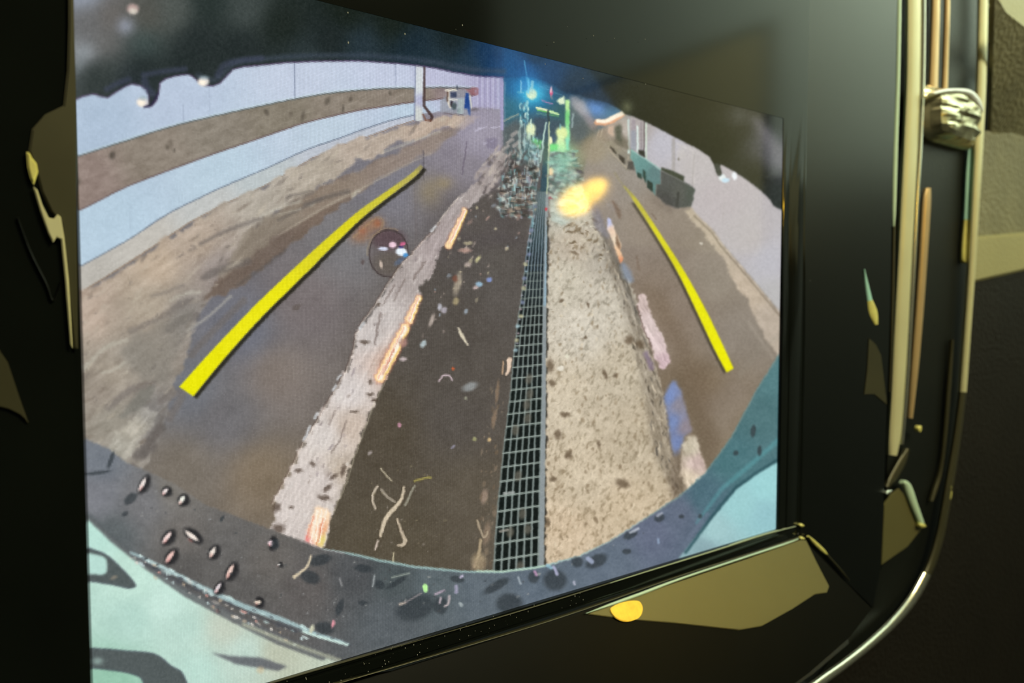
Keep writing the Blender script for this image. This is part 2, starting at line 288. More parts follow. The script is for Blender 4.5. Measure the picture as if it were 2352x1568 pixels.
# debris on the dark strip
specks([(1080, 480), (1200, 430), (1190, 560), (1130, 640), (1050, 760), (960, 790), (1000, 650)], 46, (1.5, 4.2), (-80, -30), [(176, 160, 150), (150, 160, 170), (190, 180, 150), (140, 128, 120), (168, 140, 130)], 51, (1, 2.6), (.4, .95))
for x, y, rx, ry, an, c in ((1051, 651, 8, 26, 12, (170, 158, 140)), (1045, 640, 6, 8, 0, (120, 80, 66)), (1047, 692, 7, 9, 20, (170, 156, 120)), (1010, 705, 5, 8, 0, (196, 196, 206)), (1020, 712, 6, 7, 20, (186, 180, 190)), (992, 735, 5, 14, 20, (190, 176, 166)), (1068, 575, 14, 5, 0, (180, 148, 136)), (1098, 595, 4, 9, 35, (206, 200, 150)), (1075, 607, 8, 6, 0, (180, 164, 156)), (1100, 652, 8, 6, 0, (160, 196, 220)), (1124, 642, 6, 5, 0, (140, 160, 220)), (1092, 660, 6, 4, 0, (200, 180, 176)),
                          (926, 787, 10, 9, -30, (170, 130, 120)), (972, 789, 9, 6, -50, (190, 206, 210)), (926, 824, 8, 5, 0, (206, 190, 190)), (917, 976, 4, 6, 0, (206, 150, 170)), (1079, 888, 18, 9, -20, (152, 156, 156)), (1041, 847, 4, 4, 0, (206, 100, 60)), (1075, 558, 10, 4, 0, (180, 170, 140)), (850, 1040, 6, 4, -50, (170, 160, 156)), (1070, 914, 4, 4, 0, (150, 150, 130)), (1124, 1010, 4, 5, 0, (220, 190, 140)), (1090, 1008, 4, 5, 0, (170, 170, 120)), (1040, 1026, 6, 3, -40, (140, 136, 150)), (1118, 1225, 8, 26, 8, (140, 122, 104)), (1112, 1140, 8, 16, 10, (156, 136, 120)), (1100, 1290, 16, 20, 0, (176, 158, 128)), (1135, 960, 5, 20, 10, (140, 120, 100)), (1142, 900, 4, 26, 6, (136, 116, 96))):
    ell(x, y, rx, ry, c, an, .5, .85)
line([(1053, 754), (1062, 772), (1075, 792)], [4, 9, 3], (214, 204, 180), 1.2); line([(1008, 875), (1018, 863), (1030, 862), (1038, 872)], 4, (200, 180, 186), 1, .9, True)
for p, w, c in ((((874, 1075), (886, 1090), (900, 1104)), 3.6, (196, 186, 160)), (((867, 1116), (857, 1135), (856, 1150), (862, 1168)), 5, (214, 200, 180)), (((876, 1124), (890, 1140), (906, 1152)), 6, (166, 156, 140)), (((928, 1118), (924, 1140), (912, 1160), (892, 1182), (880, 1205), (874, 1232)), [5, 7, 9, 10, 9, 6], (222, 206, 180)), (((952, 1105), (975, 1098), (990, 1096)), 5, (160, 150, 86)), (((952, 1116), (944, 1132), (930, 1160)), 6, (150, 146, 130)),
                 (((912, 1192), (920, 1215), (930, 1240), (926, 1250), (914, 1252)), [5, 6, 9, 9, 5], (206, 190, 166)), (((868, 1242), (862, 1262)), 5, (206, 190, 176)), (((904, 1270), (902, 1292)), 4, (190, 180, 150)), (((1104, 1240), (1100, 1270), (1090, 1300)), 7, (178, 160, 130)), (((1096, 1195), (1110, 1232), (1120, 1222)), 5, (176, 160, 136)), (((1170, 826), (1168, 850), (1162, 860)), [12, 8, 4], (240, 214, 190)), (((1156, 830), (1154, 858)), 4, (190, 160, 130))):
    line(p, w, (46, 36, 22), 4, .35, True); line(p, w, c, 1.2, .92, True)
specks([(840, 1060), (1000, 1060), (1060, 1250), (860, 1300)], 60, (1, 2.4), (-90, 0), [(150, 140, 110), (130, 120, 96), (160, 150, 140)], 53, (1, 2), (.2, .6))
specks([(1120, 880), (1160, 880), (1140, 1300), (1085, 1310), (1100, 1100)], 70, (1.2, 4.5), (-100, -60), [(140, 124, 104), (150, 132, 112), (112, 96, 78)], 54, (1, 3), (.3, .7))
def soften(pts, sig, edge=4):
    r = pmask(pts, edge); s, xx, yy, m = r
    put(s, m, blur(C[s].copy(), sig))
# ---------------------------------------------------------------- drain grate
gl = [(1246, 300), (1240, 360), (1232, 430), (1226, 480), (1217, 530), (1206, 610), (1198, 680), (1189, 742), (1180, 820), (1173, 900), (1163, 980), (1154, 1060), (1147, 1130), (1140, 1210), (1133, 1330)]
gr = [(1250, 1330), (1252, 1100), (1255, 900), (1257, 700), (1257, 500), (1260, 380), (1261, 300)]
r = poly(gl + gr, [(1250, 340, (66, 92, 96)), (1246, 400, (70, 88, 84)), (1244, 450, (60, 84, 82)), (1235, 520, (44, 60, 66)), (1230, 620, (34, 42, 46)), (1220, 760, (24, 28, 28)), (1200, 1000, (20, 26, 24)), (1190, 1250, (20, 26, 24))], soft=1.2, lab=GRATE)
gy = np.array([p[1] for p in gl]); gx = np.array([p[0] for p in gl]); GY = np.array([300, 380, 500, 700, 900, 1100, 1330]); GX = np.array([1258, 1256, 1252, 1248, 1245, 1240, 1236])
lx = lambda y: np.interp(y, gy, gx); rx_ = lambda y: np.interp(y, GY, GX)
ys = np.linspace(440, 1325, 40)
for k in range(7):
    f = k / 6.0; P = [(lx(y) + f * (rx_(y) - lx(y)), y) for y in ys]
    W = [np.interp(y, (440, 700, 1000, 1325), (2.2, 3, 4, 5.5)) for y in ys]
    line(P, W, (134, 146, 142), .9, .9 if k else .7)
    line([p for p in P if p[1] < 640], 2, (110, 130, 150), .8, .7)
y = 1287.0; rows = []
while y > 600:
    rows.append(y); y -= .0312 * (y - 50)
for i, y in enumerate(rows):
    a = np.interp(y, (600, 700, 800), (.35, .75, .95)); sl_ = np.interp(y, (600, 1300), (2, 16))
    line([(lx(y), y), (rx_(y), y - sl_)], np.interp(y, (600, 1300), (2.4, 5)), (152, 164, 156), .9, a)
ys2 = np.linspace(300, 1325, 30)
line([(np.interp(y, GY, GX) + np.interp(y, (300, 1325), (2, 8)), y) for y in ys2], [np.interp(y, (300, 700, 1325), (3, 10, 13)) for y in ys2], (150, 158, 160), 1.2, .95)
line([(1257, 520), (1254, 640), (1251, 700)], 6, (150, 186, 206), 1.2, .6)
line([(np.interp(y, (500, 900, 1330), (1258, 1256, 1251)), y) for y in np.linspace(500, 1325, 12)], 3.6, (52, 48, 40), 1, .9)
for x, y, s in ((1217, 905, 0), (1212, 960, 0), (1184, 988, 1), (1200, 1180, 1), (1172, 1222, 1), (1212, 1215, 1), (1215, 870, 0), (1190, 1092, 1), (1195, 1300, 1), (1210, 930, 0)): ell(x, y, 8, 12, (112, 108, 96), 10, .5, .7)
line([(1148, 1220), (1166, 1216)], 6, (160, 156, 146), 1, .8); line([(1158, 1133), (1180, 1130)], 6, (176, 180, 176), 1, .8)
for y in np.arange(470, 820, 14): ell(lx(y) + 1 + (y * 7 % 5), y + (y * 13 % 9) - 4, 3 + (y * 3 % 4), 2.5 + (y * 5 % 4), [(176, 206, 214), (166, 166, 176), (206, 200, 160), (190, 170, 176), (140, 150, 180)][int(y * 1.7) % 5], 0, .6, .7)
# ---------------------------------------------------------------- gravel strip right of the grate
gv = [(1262, 430), (1330, 420), (1372, 500), (1391, 560), (1420, 600), (1447, 643), (1465, 702), (1493, 800), (1508, 851), (1529, 928), (1539, 1030), (1565, 1100), (1580, 1140), (1480, 1215), (1330, 1285), (1253, 1305), (1256, 900), (1259, 600)]
r = poly(gv, [(1300, 480, (180, 180, 168)), (1320, 560, (190, 178, 160)), (1300, 640, (206, 198, 180)), (1340, 760, (214, 206, 190)), (1300, 900, (210, 197, 174)), (1420, 850, (198, 186, 164)), (1460, 1000, (194, 180, 156)), (1340, 1100, (208, 193, 168)), (1300, 1230, (212, 192, 164)), (1440, 1180, (202, 184, 156)), (1400, 680, (204, 196, 180)), (1390, 600, (180, 172, 158))], soft=1.5, jag=(4, 9, 60), lab=GRAVEL)
mottle(r, 26, 10, 6, -70, 61); mottle(r, 18, 50, 40, 0, 62); mottle(r, -34, 11, 6, -60, 63, (1, 1.0, 1.0), .1); mottle(r, 22, 5, 3.4, -70, 69)
specks([(1265, 510), (1370, 505), (1450, 660), (1500, 850), (1540, 1040), (1560, 1130), (1330, 1280), (1258, 1295)], 520, (1.1, 3.2), (-110, -50), [(140, 122, 96), (124, 106, 82), (150, 132, 106), (220, 206, 180), (226, 212, 186), (150, 134, 108)], 64, (1, 2.4), (.25, .65), ((500, 900, 1280), (1, 1.2, 1.4)))
gd = [(1385, 560), (1420, 600), (1447, 650), (1465, 705), (1493, 800), (1508, 851), (1529, 928), (1539, 1030), (1572, 1110), (1556, 1150), (1500, 1040), (1478, 900), (1450, 780), (1425, 690), (1400, 620)]
r = poly(gd, (122, 112, 98), 6, .5); mottle(r, 60, 40, 5, 72, 65); specks(gd, 110, (1, 3), (60, 85), [(86, 78, 66), (96, 90, 82), (214, 200, 176), (110, 100, 86)], 66, (2, 6), (.4, .9))
for x, y, rx, ry, an in ((1281, 998, 8, 11, 0), (1375, 1020, 4, 7, 0), (1305, 1045, 7, 9, 30), (1297, 952, 10, 6, 0), (1264, 840, 8, 14, 0), (1268, 880, 7, 7, 0), (1390, 860, 4, 12, -20), (1413, 862, 5, 5, 0), (1290, 690, 6, 4, -30), (1351, 700, 3, 7, -10), (1470, 790, 10, 8, 30), (1445, 780, 10, 10, 0), (1270, 1100, 8, 6, 0), (1430, 1110, 16, 10, 20), (1345, 775, 4, 5, 0), (1258, 1200, 5, 10, 0)): ell(x, y, rx, ry, (96, 80, 62), an, .6, .75)
ell(1288, 846, 8, 6, (236, 230, 214), 0, .4, .9); ell(1302, 817, 4, 5, (226, 222, 200), 0, .5, .9)
r = poly([(1262, 440), (1320, 440), (1330, 480), (1325, 500), (1290, 516), (1266, 506)], [(1280, 460, (176, 186, 176)), (1310, 480, (170, 164, 150)), (1280, 505, (176, 190, 182))], 3, .85); mottle(r, 70, 24, 5, 5, 67)
for p in (((1266, 500), (1290, 512), (1325, 492)), ((1268, 478), (1300, 460), (1330, 470)), ((1275, 490), (1300, 492), (1322, 484))): line(p, 4, (196, 208, 196), 2, .6, True)
specks([(1275, 520), (1370, 500), (1400, 580), (1380, 600), (1275, 570)], 60, (1.5, 4), (-60, 40), [(104, 88, 66), (214, 208, 190), (120, 104, 80), (206, 196, 176)], 68, (1, 3), (.4, .9))
# right-hand reflections in the wet track
r = poly([(1530, 840), (1600, 900), (1650, 1010), (1640, 1070), (1605, 1080), (1585, 980), (1560, 900), (1545, 860)], (112, 98, 80), 10, .7)
poly([(1460, 640), (1530, 680), (1580, 790), (1640, 920), (1655, 1020), (1625, 1060), (1600, 960), (1545, 800), (1490, 690)], (118, 102, 84), 12, .55)
poly([(1690, 860), (1730, 900), (1660, 1020), (1620, 920)], (146, 134, 122), 14, .5)
poly([(1395, 500), (1403, 502), (1415, 535), (1427, 560), (1425, 575), (1432, 595), (1425, 606), (1412, 570), (1404, 545), (1394, 525)], [(1400, 508, (190, 196, 230)), (1408, 530, (236, 206, 180)), (1415, 550, (232, 214, 190)), (1418, 580, (240, 200, 160)), (1427, 600, (226, 150, 110))], 1.4)
poly([(1415, 535), (1425, 560), (1424, 575), (1415, 560)], (112, 84, 64), 1.5, .8); line([(1365, 480), (1378, 520), (1392, 540)], [20, 22, 14], (130, 128, 138), 5, .7); line([(1408, 462), (1420, 485), (1424, 500)], [5, 12, 6], (116, 96, 82), 3, .7); line([(1398, 470), (1410, 480)], 8, (150, 144, 140), 4, .5)
line([(1432, 610), (1440, 630), (1448, 642)], [12, 22, 14], (136, 150, 170), 5, .75); line([(1385, 540), (1420, 610), (1450, 690), (1470, 740)], [6, 10, 8, 6], (96, 92, 84), 4, .55); line([(1463, 590), (1468, 620)], 5, (120, 100, 84), 3, .5)
r = poly([(1465, 680), (1470, 672), (1483, 679), (1490, 706), (1508, 745), (1521, 771), (1532, 800), (1539, 831), (1532, 842), (1518, 848), (1506, 825), (1495, 792), (1480, 760), (1464, 704)], [(1475, 690, (206, 186, 180)), (1495, 745, (222, 204, 200)), (1515, 790, (226, 206, 204)), (1530, 830, (212, 186, 190))], 1.6, jag=(3, 8, 70), lab=STREAK_A); mottle(r, 60, 30, 4, 62, 71)
line([(1464, 704), (1480, 760), (1497, 796)], 3, (90, 70, 60), 1.4, .7); line([(1484, 812), (1497, 845)], 12, (130, 112, 136), 4, .7)
r = poly([(1540, 880), (1549, 872), (1565, 897), (1580, 954), (1590, 989), (1572, 1003), (1560, 1043), (1549, 1050), (1539, 1005), (1534, 954), (1525, 912)], [(1535, 910, (122, 142, 190)), (1560, 930, (142, 138, 150)), (1545, 970, (120, 138, 182)), (1575, 980, (142, 132, 140)), (1556, 1020, (118, 134, 176))], 3); mottle(r, 18, 10, 10, 0, 72)
r = poly([(1566, 1020), (1580, 1002), (1598, 1000), (1612, 1040), (1624, 1085), (1575, 1130), (1562, 1080)], [(1585, 1030, (196, 186, 164)), (1600, 1060, (206, 184, 176)), (1580, 1100, (216, 200, 176))], 2, jag=(4, 9, 73), lab=STREAK_B); mottle(r, 60, 20, 5, 70, 74)
r = poly([(1545, 1040), (1565, 1030), (1562, 1080), (1574, 1130), (1545, 1150), (1540, 1090)], (112, 98, 82), 5, .7); mottle(r, 60, 24, 6, 75, 75)
# ---------------------------------------------------------------- right wall and kerb
wl = [(1545, 440), (1587, 474), (1600, 492), (1640, 530), (1660, 560), (1700, 606), (1752, 668), (1800, 726), (1860, 800)]
r = poly([(1575, 487), (1590, 474)] + wl[2:] + [(1860, 900), (1795, 830), (1768, 790), (1749, 758), (1713, 682), (1695, 664), (1687, 643), (1662, 595), (1629, 556)], [(1600, 510, (190, 176, 156)), (1660, 585, (192, 178, 158)), (1720, 660, (196, 180, 160)), (1770, 740, (186, 172, 156))], soft=2, jag=(5, 12, 80), lab=DIRT_R); mottle(r, 22, 14, 8, 45, 81)
line([(x - 5, y + 4) for x, y in wl[2:]], 4, (132, 120, 104), 2, .7); ell(1610, 559, 4, 3, (220, 214, 200), 0, .5, .8); line([(1497, 490), (1507, 503)], 3, (110, 92, 80), 1.5, .7)
line([(1700, 860), (1745, 800), (1790, 770)], 10, (150, 142, 128), 6, .3); line([(1720, 740), (1760, 800), (1775, 820)], 6, (170, 160, 146), 4, .5)
r = poly([(1440, 250), (1800, 250), (1860, 300)] + wl[::-1] + [(1500, 400), (1440, 330)], [(1470, 300, (172, 164, 164)), (1520, 330, (188, 186, 196)), (1600, 380, (190, 184, 184)), (1650, 450, (188, 180, 182)), (1720, 540, (188, 182, 182)), (1770, 600, (190, 188, 194)), (1780, 680, (186, 184, 184))], soft=1.8, lab=RWALL)
for p, w, c, a in ((((1547, 320), (1547, 390)), 8, (160, 154, 150), .6), (((1555, 330), (1592, 346), (1594, 420)), 5, (206, 200, 198), .5), (((1594, 355), (1590, 430)), 3, (160, 154, 152), .5), (((1664, 460), (1660, 510)), 1.5, (170, 162, 160), .5), (((1484, 282), (1484, 365)), 4, (206, 222, 206), .9), (((1480, 280), (1479, 360)), 3, (92, 80, 84), .8), (((1473, 282), (1473, 345)), 4, (140, 130, 136), .7), (((1464, 290), (1465, 348)), 4, (220, 236, 230), .95), (((1443, 276), (1444, 352)), 5, (206, 228, 222), .95), (((1455, 278), (1456, 330)), 9, (160, 150, 158), .8)): line(p, w, c, 1.2, a)
poly([(1448, 300), (1462, 300), (1462, 345), (1449, 345)], (150, 156, 168), 2, .8); ell(1559, 365, 2.5, 4, (110, 104, 96), 0, .5, .8); ell(1565, 352, 10, 14, (200, 194, 190), 0, .6, .5)
# equipment along the right wall
poly([(1368, 285), (1440, 262), (1446, 345), (1400, 330), (1372, 320)], [(1380, 310, (150, 136, 120)), (1410, 300, (176, 160, 146)), (1435, 300, (190, 180, 172)), (1425, 325, (110, 104, 90))], 2.5); poly([(1412, 290), (1427, 285), (1428, 330), (1414, 316)], (74, 78, 66), 3, .85)
poly([(1398, 290), (1410, 290), (1408, 314), (1396, 304)], (206, 178, 156), 1.6, .8); line([(1376, 292), (1372, 312)], 2.5, (206, 190, 166), 1, .7); line([(1384, 294), (1380, 314)], 2.5, (206, 190, 166), 1, .6)
poly([(1392, 326), (1404, 322), (1450, 358), (1456, 390), (1440, 392), (1400, 348)], [(1400, 335, (150, 142, 124)), (1440, 370, (140, 134, 122))], 1.5, .95); poly([(1400, 335), (1412, 342), (1418, 356), (1404, 346)], (66, 60, 54), 1.5); poly([(1420, 354), (1434, 362), (1436, 378), (1424, 368)], (62, 56, 52), 1.5); line([(1396, 338), (1416, 362), (1440, 386), (1444, 360)], 3, (176, 164, 148), 1, .8); poly([(1442, 368), (1458, 372), (1458, 392), (1442, 388)], (80, 76, 74), 1.5)
poly([(1449, 342), (1462, 352), (1487, 369), (1518, 392), (1518, 424), (1507, 424), (1505, 450), (1499, 440), (1485, 418), (1474, 404), (1462, 399), (1456, 377), (1448, 360)], [(1455, 350, (116, 160, 154)), (1475, 375, (100, 144, 142)), (1505, 400, (92, 124, 126)), (1503, 435, (90, 128, 126))], 1.3, lab=TRAILER)
poly([(1463, 394), (1474, 400), (1474, 412), (1464, 404)], (36, 60, 56), 1.2); poly([(1477, 388), (1483, 394), (1484, 424), (1477, 408)], (40, 66, 62), 1.2); poly([(1486, 412), (1499, 420), (1500, 442), (1487, 430)], (34, 52, 50), 1.2); line([(1450, 345), (1487, 368), (1518, 390)], 3, (150, 188, 180), 1, .8)
poly([(1466, 344), (1480, 346), (1483, 362), (1468, 354)], (40, 42, 40), 1.5)
poly([(1518, 392), (1540, 402), (1573, 418), (1590, 428), (1597, 436), (1592, 450), (1594, 456), (1587, 474), (1552, 478), (1530, 470), (1506, 449), (1508, 424), (1518, 424)], [(1530, 420, (78, 80, 80)), (1560, 440, (82, 84, 82)), (1590, 440, (72, 80, 76)), (1530, 460, (66, 66, 68))], 1.6, lab=BINS)
poly([(1519, 384), (1545, 392), (1552, 396), (1571, 404), (1572, 418), (1540, 402), (1519, 392)], (56, 62, 52), 1.5, lab=BINS); line([(1520, 392), (1560, 412), (1592, 430)], 2, (110, 110, 110), 1, .6); line([(1558, 444), (1554, 472)], 6, (50, 50, 52), 1.5, .8); line([(1528, 470), (1550, 478)], 4, (120, 112, 110), 2, .6)
poly([(1490, 440), (1530, 472), (1552, 482), (1540, 492), (1500, 465)], (112, 100, 92), 6, .5)
# ---------------------------------------------------------------- wash rig in the middle
r = poly([(1156, 60), (1430, 60), (1432, 256), (1400, 284), (1372, 300), (1350, 350), (1335, 420), (1260, 440), (1160, 420), (1157, 300)], [(1170, 150, (28, 82, 130)), (1190, 200, (30, 92, 140)), (1180, 250, (52, 104, 122)), (1250, 160, (30, 74, 116)), (1240, 220, (38, 92, 120)), (1300, 200, (44, 80, 110)), (1290, 260, (48, 92, 100)), (1245, 290, (58, 80, 96)), (1185, 310, (84, 98, 102)), (1180, 380, (96, 92, 96)), (1320, 260, (92, 106, 110)), (1340, 300, (96, 100, 96)), (1370, 240, (84, 120, 170)), (1410, 260, (84, 112, 130)), (1330, 360, (140, 136, 112)), (1350, 330, (128, 120, 100)), (1290, 400, (112, 120, 112)), (1220, 420, (92, 84, 86))], soft=3, lab=RIG)
poly([(1160, 295), (1192, 262), (1192, 320), (1160, 345)], (92, 96, 100), 4, .6); line([(1158, 277), (1190, 262)], 4, (176, 172, 150), 1.2, .7)
poly([(1308, 222), (1325, 218), (1345, 235), (1362, 270), (1375, 290), (1362, 300), (1352, 290), (1330, 262), (1312, 240)], [(1320, 228, (160, 160, 166)), (1340, 245, (176, 172, 176)), (1358, 275, (150, 142, 146)), (1370, 292, (140, 126, 120))], 4, .85); glow(1372, 248, 22, 18, (110, 160, 226), .6); glow(1410, 258, 26, 14, (70, 130, 170), .5)
poly([(1318, 260), (1340, 270), (1352, 300), (1345, 320), (1322, 330), (1312, 300)], (82, 94, 100), 6, .7); poly([(1330, 350), (1345, 330), (1370, 305), (1392, 325), (1400, 350), (1380, 370), (1352, 380)], (158, 146, 124), 8, .75)
line([(1372, 281), (1392, 281), (1412, 272), (1430, 262)], [13, 14, 14, 12], (236, 172, 130), 2.4, .9, True, LAMP); line([(1373, 278), (1392, 278), (1412, 268), (1432, 259)], [8, 9, 10, 10], (255, 244, 222), 2, 1, True, LAMP)
glow(1222, 214, 42, 40, (40, 150, 210), .75); glow(1222, 214, 24, 22, (90, 220, 240), .85); ell(1221, 216, 12, 12, (238, 250, 206), 20, .3); line([(1204, 148), (1209, 172), (1214, 190)], [1.5, 3, 6], (110, 200, 236), 1, .9); line([(1214, 182), (1214, 212)], 6, (150, 226, 236), 1, .9); line([(1223, 188), (1221, 206)], 7, (214, 244, 220), 1.2, .9)
line([(1197, 186), (1197, 212)], 3, (196, 232, 236), .9, .9); line([(1190, 212), (1203, 212)], 3, (120, 190, 206), .9, .8); poly([(1199, 186), (1212, 188), (1212, 208), (1199, 208)], (70, 130, 180), 1, .6)
specks([(1193, 238), (1213, 234), (1214, 285), (1196, 290)], 34, (1.5, 4), (60, 120), [(190, 226, 220), (50, 84, 100), (210, 236, 226), (80, 120, 140), (90, 170, 190)], 91, (1, 2.4), (.6, 1))
line([(1211, 232), (1212, 280)], 3, (150, 206, 206), 1, .7); line([(1238, 198), (1262, 206)], 2, (96, 160, 200), .9, .7); line([(1250, 196), (1262, 200)], 2, (110, 170, 200), .9, .6); line([(1270, 212), (1290, 217)], 2, (96, 150, 176), .9, .6)
ell(1266, 210, 3.4, 12, (214, 90, 130), 0, .3); ell(1266, 205, 2, 8, (255, 226, 230), 0, .4); line([(1245, 231), (1268, 238)], 3.4, (170, 130, 170), 1, .85); line([(1266, 220), (1268, 226)], 3, (160, 150, 150), 1, .7)
poly([(1278, 231), (1286, 226), (1296, 219), (1298, 240), (1288, 240)], (226, 240, 206), 1.4); poly([(1299, 228), (1308, 230), (1309, 300), (1307, 345), (1298, 345)], [(1304, 240, (190, 236, 160)), (1304, 270, (120, 210, 130)), (1304, 300, (150, 226, 160)), (1303, 330, (140, 220, 190))], 1.4); line([(1316, 262), (1314, 292)], 4, (170, 190, 190), 1.4, .7)
line([(1233, 248), (1258, 254)], 5, (236, 240, 196), 1); line([(1234, 253), (1258, 258)], 3, (120, 206, 96), 1, .9); line([(1263, 256), (1282, 262)], 5, (206, 240, 176), 1); line([(1262, 262), (1282, 267)], 3, (100, 170, 110), 1, .8); line([(1234, 260), (1256, 264)], 3, (96, 150, 140), 1, .7)
line([(1259, 254), (1260, 284)], 4, (42, 60, 66), 1, .9); poly([(1228, 270), (1256, 272), (1248, 310), (1234, 312), (1228, 300)], (62, 76, 92), 2, .7); poly([(1266, 276), (1288, 274), (1290, 300), (1270, 326), (1264, 310)], (60, 78, 94), 2, .7)
ell(1219, 298, 11, 16, (226, 236, 190), 0, .35); line([(1220, 275), (1220, 292)], 3, (214, 240, 220), 1); ell(1217, 316, 8, 10, (206, 230, 200), 0, .5, .9); ell(1290, 306, 13, 15, (226, 240, 170), 0, .35); ell(1288, 338, 11, 26, (226, 244, 180), 0, .4); glow(1290, 350, 26, 24, (150, 240, 170), .6); line([(1287, 286), (1287, 296)], 3, (150, 210, 206), 1, .8)
poly([(1224, 316), (1246, 324), (1242, 342), (1220, 336)], (126, 226, 130), 2); poly([(1262, 328), (1282, 332), (1280, 352), (1262, 350)], (120, 224, 130), 2.4); ell(1270, 318, 8, 8, (66, 90, 112), 0, .5, .8)
poly([(1252, 282), (1261, 282), (1261, 440), (1240, 440), (1246, 380), (1250, 330)], [(1256, 300, (60, 84, 100)), (1252, 350, (70, 92, 84)), (1248, 400, (40, 72, 90))], 1.2, .95, lab=GRATE); line([(1254, 282), (1249, 312), (1246, 340), (1240, 372)], [3, 4, 5, 5], (206, 236, 220), 1, .9); line([(1261, 280), (1261, 340), (1258, 420), (1256, 445)], [3, 4, 3.4, 2.4], (214, 226, 176), 1, .9); ell(1265, 322, 4, 9, (240, 240, 196), 0, .4)
line([(1236, 372), (1234, 410), (1230, 436)], 5, (150, 196, 206), 1.2, .85); line([(1228, 430), (1226, 470), (1222, 520)], 4, (140, 190, 200), 1.2, .7)
soften(sl + sr, .8)
sp = [(1196, 320), (1240, 330), (1236, 420), (1222, 500), (1150, 500), (1140, 460), (1160, 390), (1180, 340)]
poly(sp, (74, 68, 70), 9, .75)
specks(sp, 330, (1.6, 4.4), (-10, 100), [(130, 176, 180), (170, 200, 200), (40, 46, 44), (70, 96, 92), (196, 180, 160), (150, 150, 160), (46, 40, 42), (206, 214, 206), (110, 84, 76), (60, 70, 66)], 92, (1, 2.6), (.5, 1))
sp = [(1264, 352), (1320, 350), (1334, 400), (1326, 440), (1264, 450)]
poly(sp, [(1280, 380, (120, 126, 140)), (1320, 380, (140, 132, 110)), (1280, 430, (100, 92, 92)), (1310, 420, (130, 160, 146))], 6, .8)
specks(sp, 150, (1.6, 4.6), (-20, 30), [(176, 200, 190), (70, 64, 66), (150, 190, 176), (96, 90, 100), (200, 206, 190), (70, 86, 84), (140, 130, 120)], 93, (1, 3), (.5, 1))
ell(1266, 394, 5, 9, (255, 216, 170), 0, .4); ell(1254, 480, 3, 4, (196, 80, 90), 0, .5); ell(1264, 455, 5, 3, (150, 90, 100), 0, .5)
specks([(1145, 430), (1225, 440), (1222, 490), (1150, 500)], 60, (1.5, 3.4), (-5, 5), [(170, 140, 124), (130, 110, 98), (60, 52, 52), (150, 186, 190), (190, 176, 156), (70, 66, 66)], 94, (1, 4), (.4, .9))
specks([(1090, 400), (1150, 330), (1190, 330), (1160, 400), (1120, 460)], 110, (1.4, 4), (-70, -40), [(180, 168, 162), (84, 76, 78), (196, 186, 176), (104, 96, 96)], 95, (1, 4), (.5, .95))
soften([(1090, 400), (1150, 330), (1196, 300), (1240, 330), (1236, 420), (1224, 500), (1145, 505), (1110, 470)], 1.5)
RS = np.random.RandomState(77)
def strokes(pts, n, vert, cols, ln=(4, 15), w=(1.6, 3.4), a=.8):
    P = np.array(pts, float); lo, hi = P.min(0), P.max(0); k = 0
    while k < n:
        x, y = lo + RS.rand(2) * (hi - lo); L = ln[0] + RS.rand() * (ln[1] - ln[0]); c = cols[RS.randint(len(cols))]; q = w[0] + RS.rand() * (w[1] - w[0])
        if not inside(pts, x, y): continue
        k += 1; line([(x, y), (x + RS.randn() * .6, y + L)] if vert else [(x, y), (x + L, y + RS.randn())], q, c, .8, a * (.6 + .4 * RS.rand()))
strokes([(1158, 300), (1246, 300), (1240, 400), (1226, 470), (1160, 480), (1146, 440), (1160, 380)], 150, True, [(176, 220, 224), (130, 196, 200), (210, 226, 220), (40, 46, 50), (60, 72, 78), (150, 160, 170), (52, 46, 50), (190, 180, 170)])
strokes([(1150, 400), (1226, 400), (1222, 490), (1150, 495)], 70, False, [(56, 50, 50), (170, 150, 130), (80, 74, 70), (140, 176, 180), (60, 56, 54), (196, 190, 176)])
strokes([(1264, 345), (1318, 345), (1334, 400), (1330, 450), (1264, 455)], 110, False, [(176, 214, 200), (80, 84, 92), (206, 222, 206), (96, 92, 96), (130, 190, 176), (66, 62, 64)])
glow(1292, 372, 30, 26, (150, 226, 190), .55); glow(1215, 345, 24, 30, (120, 200, 206), .35); glow(1300, 425, 30, 24, (160, 206, 190), .4)
soften([(1264, 352), (1320, 350), (1340, 400), (1330, 450), (1264, 455)], 1.6)
poly([(1157, 300), (1196, 280), (1196, 330), (1180, 350), (1158, 350)], (82, 92, 96), 3, .75, lab=RIG)
for x, y in ((1172, 323), (1162, 338), (1182, 306), (1150, 358), (1176, 352), (1166, 372), (1186, 330)): line([(x - 6, y + 5), (x + 5, y - 3)], 8, (170, 164, 160), 2, .75)
for p in (((1195, 288), (1195, 350)), ((1204, 284), (1204, 340)), ((1192, 300), (1192, 345))): line(p, 3, (170, 190, 186), 1, .7)
for p in (((1190, 345), (1162, 400), (1148, 440)), ((1180, 345), (1155, 400)), ((1210, 345), (1186, 395))): line(p, 4, (70, 64, 66), 2, .6)
poly([(1150, 178), (1157, 180), (1157, 300), (1150, 300)], (166, 160, 196), 1, .9, lab=WALL); line([(1160, 188), (1160, 275)], 2, (96, 150, 176), .8, .6)
